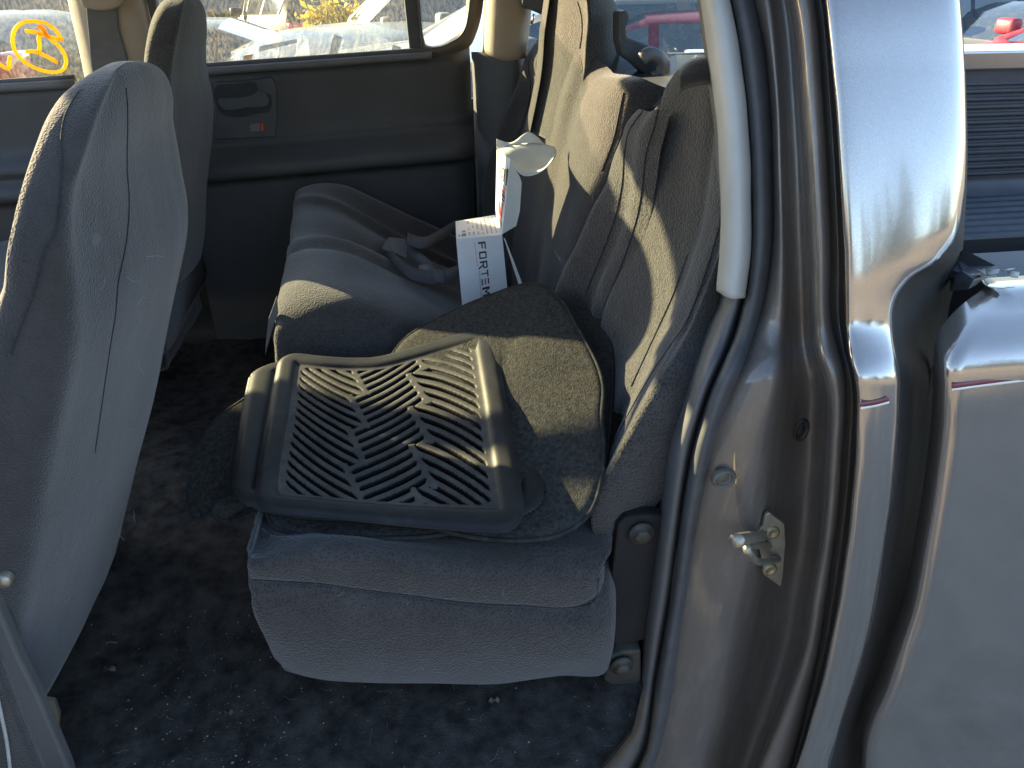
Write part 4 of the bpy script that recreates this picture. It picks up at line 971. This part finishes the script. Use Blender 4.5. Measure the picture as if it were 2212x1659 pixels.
def textmesh(txt, size, name, mat, place, bold=0):
    cu_ = bpy.data.curves.new(name, 'FONT'); cu_.body = txt; cu_.size = size; cu_.offset = bold; cu_.resolution_u = 3
    to = bpy.data.objects.new(name, cu_); COL.objects.link(to)
    dg = bpy.context.evaluated_depsgraph_get(); me = bpy.data.meshes.new_from_object(to.evaluated_get(dg))
    V = [place(v.co.x, v.co.y) for v in me.vertices]; Fc = [tuple(p.vertices) for p in me.polygons]
    bpy.data.objects.remove(to)
    return bpart(mesh(name, V, Fc, mat, None, smooth=False, fix=False))
H_ = np.linalg.norm(BLc-TL)
textmesh('THE EXTRA MILE', 1, 'slogan_lettering', GREYINK, lambda x, y: facept(.53+x*.058, .405+y*.055))
# top-face print and lid print
def topf(s, t, off=.0006): return (TL+(TR-TL)*t)*(1-s)+(D_+(A_-D_)*t)*s+np.array([0, 0, off])
pp = []
for k in range(7):
    t0 = .28+k*.10
    for q in range(9):
        if random.random() < .75:
            s0 = .12+q*.09; pp.append([(s0, t0), (s0+random.uniform(.03, .075), t0), (s0+.05, t0+.032), (s0, t0+.03)])
for s0, t0, a, b in ((.1,.12,.14,.10),(.3,.14,.1,.07),(.12,.05,.08,.04)): pp.append([(s0,t0),(s0+a,t0),(s0+a,t0+b),(s0,t0+b)])
ink('fine_print', pp, GREYINK, topf)
def lidf(s, t, off=.0008):
    n = np.cross(Dc-A_, TR-A_); n /= np.linalg.norm(n); n = n if n.dot(CAM-A_) > 0 else -n
    return (Dc+(Cc-Dc)*t)*(1-s)+(A_+(TR-A_)*t)*s+n*off
lb = glyph(.17, .22, .35, .75, GF)+glyph(.23, .28, .35, .75, GO)+glyph(.29, .34, .35, .75, GR)+[[(.20,.25),(.42,.25),(.42,.28),(.20,.28)]]
lb += [[(.43,.4),(.55,.4),(.55,.5),(.43,.5)], [(.5,.6),(.54,.6),(.54,.9),(.5,.9)], [(.56,.55),(.59,.55),(.59,.9),(.56,.9)], [(.14,.85),(.36,.88),(.36,.96),(.14,.96)]]
ink('lid_lettering', lb, INK, lidf)
ink('lid_small_print', [[(s0, .42), (s0+.012, .42), (s0+.012, .9), (s0, .9)] for s0 in (.62, .86, .885, .91, .94)], INK, lidf)
ink('lid_red_panel', [[(.40,.2),(.415,.2),(.415,.95),(.40,.95)], [(.64,.4),(.84,.4),(.84,.82),(.64,.82)], [(.45,.6),(.49,.6),(.49,.85),(.45,.85)]], REDINK, lidf)

# =================================================================== LITTER
m = MB()
def chip(c, r, flat=.4):
    n = random.randint(4, 6); a0 = random.uniform(0, 6)
    V = [c+np.array([math.cos(a0+2*math.pi*k/n)*r*random.uniform(.6, 1.2), math.sin(a0+2*math.pi*k/n)*r*random.uniform(.5, 1.1), random.uniform(0, r*flat)]) for k in range(n)]
    V.append(c+np.array([0, 0, r*.6])); m.add(V, [(k, (k+1) % n, n) for k in range(n)]+[tuple(range(n-1, -1, -1))])
def fz(x, y): return .492+.035/(1+math.exp(-(y-(.40+.02*math.sin(x*9)))*60))+.004*math.sin(x*23+y*9)+.003*math.sin(x*51-y*37)+.05*max(0, 1-abs(y-.77)/.25)
for k in range(560):
    u, v = (random.gauss(470, 130), random.uniform(1330, 1659)) if k < 300 else (random.uniform(200, 1380), random.uniform(1300, 1659)) if k < 560 else (random.uniform(230, 540), random.gauss(1315, 10))
    c = P(u, v, z=.5)
    if -.9 < c[0] < .45 and .03 < c[1] < 1.2: chip(np.array([c[0], c[1], fz(c[0], c[1])+.002]), random.choice([.0004, .0005, .0006, .0007, .001, .0016])*random.uniform(.7, 1.3))
lit = m.build('carpet_litter', mat_basic('crumbs', (.34, .31, .25), .8, 0, .4, 300), smooth=False); setp(lit, 'pale crumbs and grit scattered over the dark floor carpet', 'litter', None, 'stuff')
m = MB()
def hair(c, L_, nrm=(0,0,1), r=.0002):
    a = random.uniform(0, 6.28); pts = [c]
    for k in range(6): a += random.uniform(-.7, .7); pts.append(pts[-1]+np.array([math.cos(a), math.sin(a)*abs(nrm[2])**.5, math.sin(a)*(1-abs(nrm[2]))])*L_/6)
    m.tube(pts, r, 4)
for k in range(34):
    u, v = random.uniform(250, 1350), random.uniform(1310, 1659); c = P(u, v, z=.5); hair(np.array([c[0], max(.03, c[1]), fz(c[0], c[1])+.004]), random.uniform(.008, .03))
for k in range(40):
    u, v = random.uniform(580, 1290), random.uniform(1215, 1450); hair(P(u, v, y=.1035), random.uniform(.004, .014), (0,.2,.2))
for k in range(16):
    u, v = random.uniform(120, 330), random.uniform(500, 1400); hair(P(u, v, y=.131), random.uniform(.005, .018), (0,.2,.2))
o = m.build('stray_fibres', mat_basic('fibre', (.26, .25, .23), .8)); setp(o, 'pale hairs and fibres clinging to the seats and carpet', 'litter', None, 'stuff')
# dry leaves
LEAF = mat_basic('dry_leaf', (.12, .08, .05), .8, 0, .3, 60)
def leaf(c, r, rz, label, mat=LEAF):
    pts = []
    for k in range(14):
        a = 2*math.pi*k/14; q = r*(1+.3*math.cos(3*a+rz)); pts.append(np.array(c)+np.array([math.cos(a)*q, math.sin(a)*q*.7, .004*math.sin(3*a)+.003]))
    V = pts+[np.array(c)+np.array([0, 0, .002])]
    o = mesh('dry_leaf', V, [(k, (k+1) % 14, 14) for k in range(14)], mat, None, solid=.0006); setp(o, label, 'leaf', 'dry leaves'); return o
c = P(492, 1539, z=.5); leaf((c[0], c[1], fz(c[0], c[1])), .006, 0, 'small brown dry leaf on the floor carpet, furthest forward in the open')
c = P(236, 1448, z=.5); leaf((c[0], c[1], fz(c[0], c[1])+.01), .009, 1, 'crumpled reddish brown leaf beside the foot of the near front seat')
c = P(1068, 1503, z=.5); leaf((c[0], c[1], fz(c[0], c[1])), .008, 2, 'flattened pale leaf on the carpet just below the rear cushion skirt', mat_basic('pale_leaf', (.2, .18, .14), .9))


# =================================================================== THE YARD BEYOND
def carpaint(name, col, metal=.3, rough=.25):
    m = mat_paint(name, col, metal, .45, dirt=.4); m.node_tree.nodes['Principled BSDF'].inputs['Coat Weight'].default_value = .12; return m
CGL = mat_basic('car_window', (.03, .04, .04), .08, 0, .3, 3, spec=1.0, coat=1, dust=((.2,.19,.15), 20, .5, .8, .5))
LAMPR = mat_basic('tail_lamp_red', (.55, .02, .03), .2, 0, .1, 30, coat=1)
LAMPW = mat_basic('head_lamp', (.6, .55, .45), .15, .3, .2, 30, coat=1)
TYRE = mat_basic('car_tyre', (.03, .03, .03), .8)
def car(name, label, loc, rz, mat, L=4.5, W=1.76, H=1.43, hood=.90, tail=.98, cab=(.27, .42, .70, .86), cat='car', group='cars parked beyond the truck'):
    root = thing(name, label, cat, loc, rz, group)
    xs_ = sorted(set([0, .02, .06, .12, .2, cab[0], cab[0]+.003, (cab[0]+cab[1])/2, cab[1], cab[1]+.012, (cab[1]+cab[2])/2-.01, (cab[1]+cab[2])/2+.01, cab[2]-.012, cab[2], (cab[2]+cab[3])/2, cab[3]-.003, cab[3], .93, .98, 1.0]))
    rings = []
    for x in xs_:
        e = min(1, (x/.08)**.5 if x < .08 else 1)*min(1, ((1-x)/.08)**.5 if x > .92 else 1)
        w = W/2*(.80+.20*e); zb = .24+.10*(1-e)
        zb_h = hood-.16*(1-min(1, x/cab[0]))**1.3 if x <= cab[0] else (hood+.03+(tail-hood-.03)*(x-cab[0])/(1-cab[0]))
        if x > .97: zb_h -= .12*(x-.97)/.03
        if x < .02: zb_h -= .14*(1-x/.02)
        belt = zb_h
        if cab[0] < x < cab[3]:
            if x < cab[1]: k = (x-cab[0])/(cab[1]-cab[0])
            elif x > cab[2]: k = (cab[3]-x)/(cab[3]-cab[2])
            else: k = 1
            top = belt+(H-.03*abs((x-.55)/.15)**2*.3-belt)*(math.sin(k*math.pi/2)**.8)
            wr = w*(.93-.20*k)
        else: top = belt+.035; wr = w*.72
        X = x*L-L/2
        half = [(0, top+.0), (wr*.55, top-.008), (wr*.9, top-.03), (wr, top-.055 if top-belt > .08 else belt+.01), (w*.955, belt), (w*.99, belt-.07), (w, belt-.25), (w*.985, zb+.12), (w*.93, zb), (0, zb)]
        rings.append([(X, -a, b) for a, b in half]+[(X, a, b) for a, b in half[-2:0:-1]])
    n = len(rings[0]); V = [q for r in rings for q in r]; body = []; glass = []
    for i in range(len(rings)-1):
        xm = (xs_[i]+xs_[i+1])/2
        for j in range(n):
            f = (i*n+j, i*n+(j+1) % n, (i+1)*n+(j+1) % n, (i+1)*n+j); jj = j if j < n//2+1 else n-1-j
            side = j in (3, n-4); topf = j in (0, 1, 2, n-1, n-2, n-3)
            narrow = (xs_[i+1]-xs_[i]) < .025
            if side and cab[0]+.03 < xm < cab[3]-.03 and not narrow: glass.append(f)
            elif topf and (cab[0] < xm < cab[1] or cab[2] < xm < cab[3]) and not narrow and j not in (2, n-3): glass.append(f)
            else: body.append(f)
    body += [tuple(range(n-1, -1, -1)), tuple(range((len(rings)-1)*n, len(rings)*n))]
    b = mesh('body', V, body, mat, root); wn = mesh('window', V, glass, CGL, root)
    for sx in (-1, 1):
        for xx in (.17, .80):
            m = MB(); V2 = []
            for a_, b_ in ((.16, -.10), (.29, -.11), (.325, -.08), (.325, .08), (.29, .11), (.16, .10)):
                for k in range(24): V2.append((xx*L-L/2+math.cos(k*math.pi/12)*a_, sx*(W/2-.10)+b_, .325+math.sin(k*math.pi/12)*a_))
            m.add(V2, gridfaces(6, 24, close_c=True, close_r=True)); o = m.build('wheel', TYRE, root)
            m = MB(); m.box((xx*L-L/2, sx*(W/2-.02), .325), (.15, .015, .15)); r_ = m.build('rim', STEEL, o, bevel=.05)
        m = MB(); m.box((-L/2+.10, sx*W*.36, hood-.26), (.10, .20, .07)); m.build('headlight', LAMPW, root, bevel=.03)
        m = MB(); m.box((L/2-.05, sx*W*.38, tail-.20), (.07, .14, .10)); m.build('taillight', LAMPR, root, bevel=.03)
        m = MB(); m.box((cab[0]*L-L/2+.25, sx*(W/2+.08), hood+.10), (.06, .09, .06)); m.build('side_mirror', mat, root, bevel=.03)
    for xb_ in (-L/2, L/2):
        m = MB(); m.box((xb_, 0, .43), (.05, W*.42, .10)); m.build('bumper', mat, root, bevel=.04)
    return root
def at_roof(u, v, H, y): q = P(u, v, y=y); return (q[0], q[1], q[2]-H)
WHT = carpaint('white_car_paint', (.115, .12, .12), 0, .2); SLV = carpaint('silver_car_paint', (.09, .105, .13), .4); DRK = carpaint('dark_car_paint', (.035, .042, .055), .3)
MAR = carpaint('maroon_car_paint', (.16, .03, .045), .3); REDP = carpaint('red_car_paint', (.30, .03, .05), .2)
car('parked_sedan', 'dark grey sedan with a rounded roof, left of the plastic wrapped car', at_roof(255, 42, 1.43, 7.0), 0.03, DRK)
car('parked_sedan', 'white car wrapped in clear plastic beyond the far rear door window', at_roof(775, 60, 1.40, 6.3), R(55), WHT, H=1.40, hood=.98)
car('parked_van', 'tall white van with a slanting windscreen pillar beyond the door window', at_roof(985, -60, 1.72, 8.2), R(6), WHT, H=1.72, hood=1.22, tail=1.2, L=4.8)
car('parked_sedan', 'pale car filling the small rear quarter window', at_roof(1290, -25, 1.5, 4.6), R(8), carpaint('cream_car_paint', (.13, .125, .11), 0, .3), H=1.5, hood=1.16, tail=1.1)
car('parked_suv', 'black off-road car with two upright red tail lamps in front of the hedge', at_roof(648, -48, 1.75, 13.5), R(-70), DRK, H=1.75, hood=1.15, tail=1.35, L=4.2, cab=(.27,.36,.9,.97))
car('parked_sedan', 'silver blue car behind the orange marker writing', at_roof(40, 42, 1.43, 7.2), R(8), SLV)
_q = P(18, 163, y=3.3)
car('parked_pickup', 'dark pickup whose red tail lamp shows low in the front door window', (_q[0]-2.45, _q[1]+.67, _q[2]-1.16), R(0), DRK, L=5.0, H=1.8, hood=1.15, tail=1.36, cab=(.24,.33,.46,.52))
car('parked_pickup', 'maroon car with a pale roof seen through the rear window of the cab', at_roof(1500, 10, 1.65, 4.3), R(-8), MAR, H=1.65, hood=1.15, tail=1.15, L=4.9)
car('parked_sedan', 'dark red car nosing in above the far rail of the truck bed', at_roof(2620, 14, 1.40, 4.6), R(8), REDP, H=1.4, hood=1.12)
car('parked_sedan', 'white car with scrawled windscreen behind the red car, right of the truck cab', at_roof(2300, 2, 1.45, 7.4), R(10), WHT, H=1.45, hood=1.05)
car('parked_suv', 'dark blue car furthest back at the top right, behind the white car', at_roof(2080, -48, 1.6, 8.6), R(0), DRK, H=1.6, hood=1.1)
# clear plastic wrapped over the white car
pm, t, b = newmat('clear_plastic'); b.inputs['Base Color'].default_value = (.8, .8, .76, 1); b.inputs['Roughness'].default_value = .15
b.inputs['Specular IOR Level'].default_value = .9
tr = t.nodes.new('ShaderNodeBsdfTransparent'); tl = t.nodes.new('ShaderNodeBsdfTranslucent'); tl.inputs[0].default_value = (.75, .73, .66, 1)
m1 = t.nodes.new('ShaderNodeMixShader'); m1.inputs[0].default_value = .5; t.links.new(b.outputs[0], m1.inputs[1]); t.links.new(tl.outputs[0], m1.inputs[2])
m2 = t.nodes.new('ShaderNodeMixShader'); co_ = coord(t)
f = ramp(t, noise(t, co_, 9, 6, .75), [(.35, (.15,)*3), (.7, (.8,)*3)]); t.links.new(f.outputs[0], m2.inputs[0])
t.links.new(tr.outputs[0], m2.inputs[1]); t.links.new(m1.outputs[0], m2.inputs[2]); t.links.new(m2.outputs[0], t.nodes['Material Output'].inputs[0])
bump(t, b, noise(t, co_, 14, 5), 1, .05)
top = [(498,112),(545,88),(600,68),(650,58),(700,60),(760,56),(800,66),(850,95),(900,122)]
bot = [(500,190),(560,190),(610,190),(660,190),(700,190),(760,190),(820,190),(860,190),(905,190)]
n_, k_ = 90, 26; T_ = cr_interp(np.array(top, float), n_); B_ = cr_interp(np.array(bot, float), n_); V = []
for i in range(k_):
    a = i/(k_-1)
    for j in range(n_):
        u, v = T_[j]*(1-a)+B_[j]*a; sp = abs(math.sin((j*.31+a*2)))*.10+.05*math.sin(j*1.3+a*7)+.04*random.random()
        V.append(P(u, v, y=5.0-.6*a**.7-sp*a+(.35 if i == 0 else 0)))
o = mesh('plastic_sheet', V, gridfaces(k_, n_), pm, None); setp(o, 'crumpled clear plastic sheet wrapped over the white car beyond the door window', 'plastic sheet')
TAPE = mat_basic('pale_blue_tape', (.20, .25, .29), .5)
for a in ([(722,74),(740,80),(716,160),(698,160)], [(848,96),(866,102),(856,160),(838,160)], [(560,100),(640,84),(642,92),(560,112)]):
    q_ = poly_plate('tape_strip', [P(u, v, y=4.25) for u, v in a], TAPE, None, .01, dirv=(0,1,0)); q_.parent = o
q_ = loft('gathered_fold', [[P(663+3*math.sin(k), 84+k, y=4.3) for k in (0, 2)], [P(640-10*0, 118, y=4.1), P(672, 116, y=4.05)], [P(606, 172, y=4.1), P(702, 172, y=3.95)]], mat_basic('milky_plastic', (.42, .41, .35), .25, 0, .3, 40, .6, .01, 30), None, n=24, per=4, solid=.004); q_.parent = o
q_ = poly_plate('lamp_glimpse', [P(u, v, y=4.28) for u, v in [(526,120),(545,117),(540,150),(524,150)]], mat_basic('amber_lamp', (.30, .12, .03), .3), None, .03, dirv=(0,1,0)); q_.parent = o
# low building with a corrugated roof
WALLM = mat_basic('grey_wall', (.12, .12, .125), .8, 0, .15, 2); ROOFM = mat_basic('corrugated_roof', (.12, .125, .14), .4, .6, .1, 3)
bq = P(600, 22, y=15.0); bl = P(-1500, 60, y=15.0)
bd = thing('warehouse', 'low grey building with a corrugated metal roof across the yard', 'building', (bq[0]-8, 15, -2.1))
zr = bq[2]
m = MB(); m.box(((bl[0]+bq[0])/2, 17.5, (zr-2.1)/2-.03), (abs(bq[0]-bl[0])/2, 2.5, (zr+2.1)/2)); o = m.build('wall', WALLM); o.parent = bd; o.matrix_parent_inverse = Matrix.Translation(-bd.location)
V = []
xx = np.linspace(bl[0]-.3, bq[0]+.3, 900)
for y, z in ((14.6, zr), (17.5, zr+1.3), (20.5, zr)):
    for i, x in enumerate(xx): V.append((x, y, z+.03*math.sin(x*2*math.pi/.25)))
o = mesh('roof', V, gridfaces(3, 900), ROOFM, None, solid=.02); o.parent = bd; o.matrix_parent_inverse = Matrix.Translation(-bd.location)
for u0, u1, v0, v1, mt in ((520,552,30,70,mat_basic('pale_door', (.4,.4,.38), .6)), (463,515,40,70,mat_basic('shop_window', (.1,.11,.12), .2)), (20,60,30,60,mat_basic('wall_sheet', (.35,.35,.33), .7))):
    a, c = P(u0, v0, y=14.96), P(u1, v1, y=14.96); m = MB(); m.box((a+c)/2, (abs(c[0]-a[0])/2, .03, abs(a[2]-c[2])/2)); o = m.build('door' if u0 == 520 else 'window', mt); o.parent = bd; o.matrix_parent_inverse = Matrix.Translation(-bd.location)
# tarp
q = P(146, 66, y=9); V = [q+np.array([-.35, -.2, -.3]), q+np.array([.45, -.2, -.3]), q+np.array([.5, .4, -.2]), q+np.array([-.3, .5, -.2]), q+np.array([.1, .1, .06]), q+np.array([.35, .1, .1])]
o = mesh('tarpaulin', V, [(0,1,5,4),(1,2,5),(2,3,4,5),(3,0,4)], mat_basic('blue_tarp', (.08, .16, .42), .5), None, solid=.01); setp(o, 'blue tarpaulin bunched between the cars left of the tan pillar', 'tarpaulin')
# yellow hedge
def foliage(name, label, spots, mat, n, size, cat='bush'):
    m = MB()
    for k in range(n):
        c, r = random.choice(spots); d = np.random.normal(size=3); d /= np.linalg.norm(d); q = c+d*r*random.uniform(.4, 1)
        a = np.random.normal(size=3); a /= np.linalg.norm(a); b_ = np.cross(a, np.random.normal(size=3)); b_ /= np.linalg.norm(b_); s_ = size*random.uniform(.6, 1.3)
        m.add([q-a*s_, q+b_*s_*.5, q+a*s_, q-b_*s_*.5], [(0,1,2,3)])
    o = m.build(name, mat, smooth=False, fix=False); return setp(o, label, cat)
def leafmat(name, col):
    m, t, b = newmat(name); b.inputs['Base Color'].default_value = (*col, 1); b.inputs['Roughness'].default_value = .6
    tl = t.nodes.new('ShaderNodeBsdfTranslucent'); tl.inputs[0].default_value = (*[min(1, c*1.5) for c in col], 1); mx = t.nodes.new('ShaderNodeMixShader'); mx.inputs[0].default_value = .45
    t.links.new(b.outputs[0], mx.inputs[1]); t.links.new(tl.outputs[0], mx.inputs[2]); t.links.new(mx.outputs[0], t.nodes['Material Output'].inputs[0]); return m
foliage('yellow_bush', 'leafy bush with backlit yellow leaves between the parked cars', [(P(690+k*14, 50+random.uniform(-12, 14), y=9.5), .28) for k in range(7)], leafmat('yellow_leaf', (.30, .22, .03)), 900, .05)
foliage('green_hedge', 'dark hedge behind the yellow bush', [(P(620+k*22, 12+random.uniform(-14, 10), y=16.5), .7) for k in range(20)], leafmat('hedge_leaf', (.05, .06, .03)), 3500, .08)
# =================================================================== SLOPE AND CONIFERS BEHIND THE CAMERA (mirrored in the paint)
PINE = leafmat('conifer_needles', (.07, .075, .035)); BARK = mat_basic('bark', (.12, .08, .05), .9)
def pine(x, y, h):
    r = thing('pine_tree', 'tall conifer on the slope across the yard, mirrored in the cab corner', 'tree', (x, y, ground_h(x, y)-.1), random.uniform(0, 6), 'conifers on the slope opposite the truck')
    m = MB(); m.tube([(0,0,0), (0,0,h*.98)], .22, 8, r2=.02); m.build('trunk', BARK, r)
    m = MB(); lv = 26
    for i in range(lv):
        z = h*(.12+.88*i/lv); rr_ = (h*.19)*(1-i/lv)**.85*random.uniform(.75, 1.2)+.08
        for k in range(11):
            a = random.uniform(0, 6.28); l_ = rr_*random.uniform(.6, 1.15); d = np.array([math.cos(a), math.sin(a), 0]); p_ = np.array([-d[1], d[0], 0])
            wd = l_*.28; z0 = z+random.uniform(-.1, .1)*h/lv
            m.add([d*.05+np.array([0,0,z0+.1]), d*l_*.6+p_*wd+np.array([0,0,z0-l_*.15]), d*l_+np.array([0,0,z0-l_*.38]), d*l_*.6-p_*wd+np.array([0,0,z0-l_*.2])], [(0,1,2,3)])
    m.build('crown', PINE, r, smooth=False, fix=False)
for k in range(40):
    x = random.uniform(-18, 75); y = -random.uniform(24, 46); pine(x, y, random.uniform(7, 15))
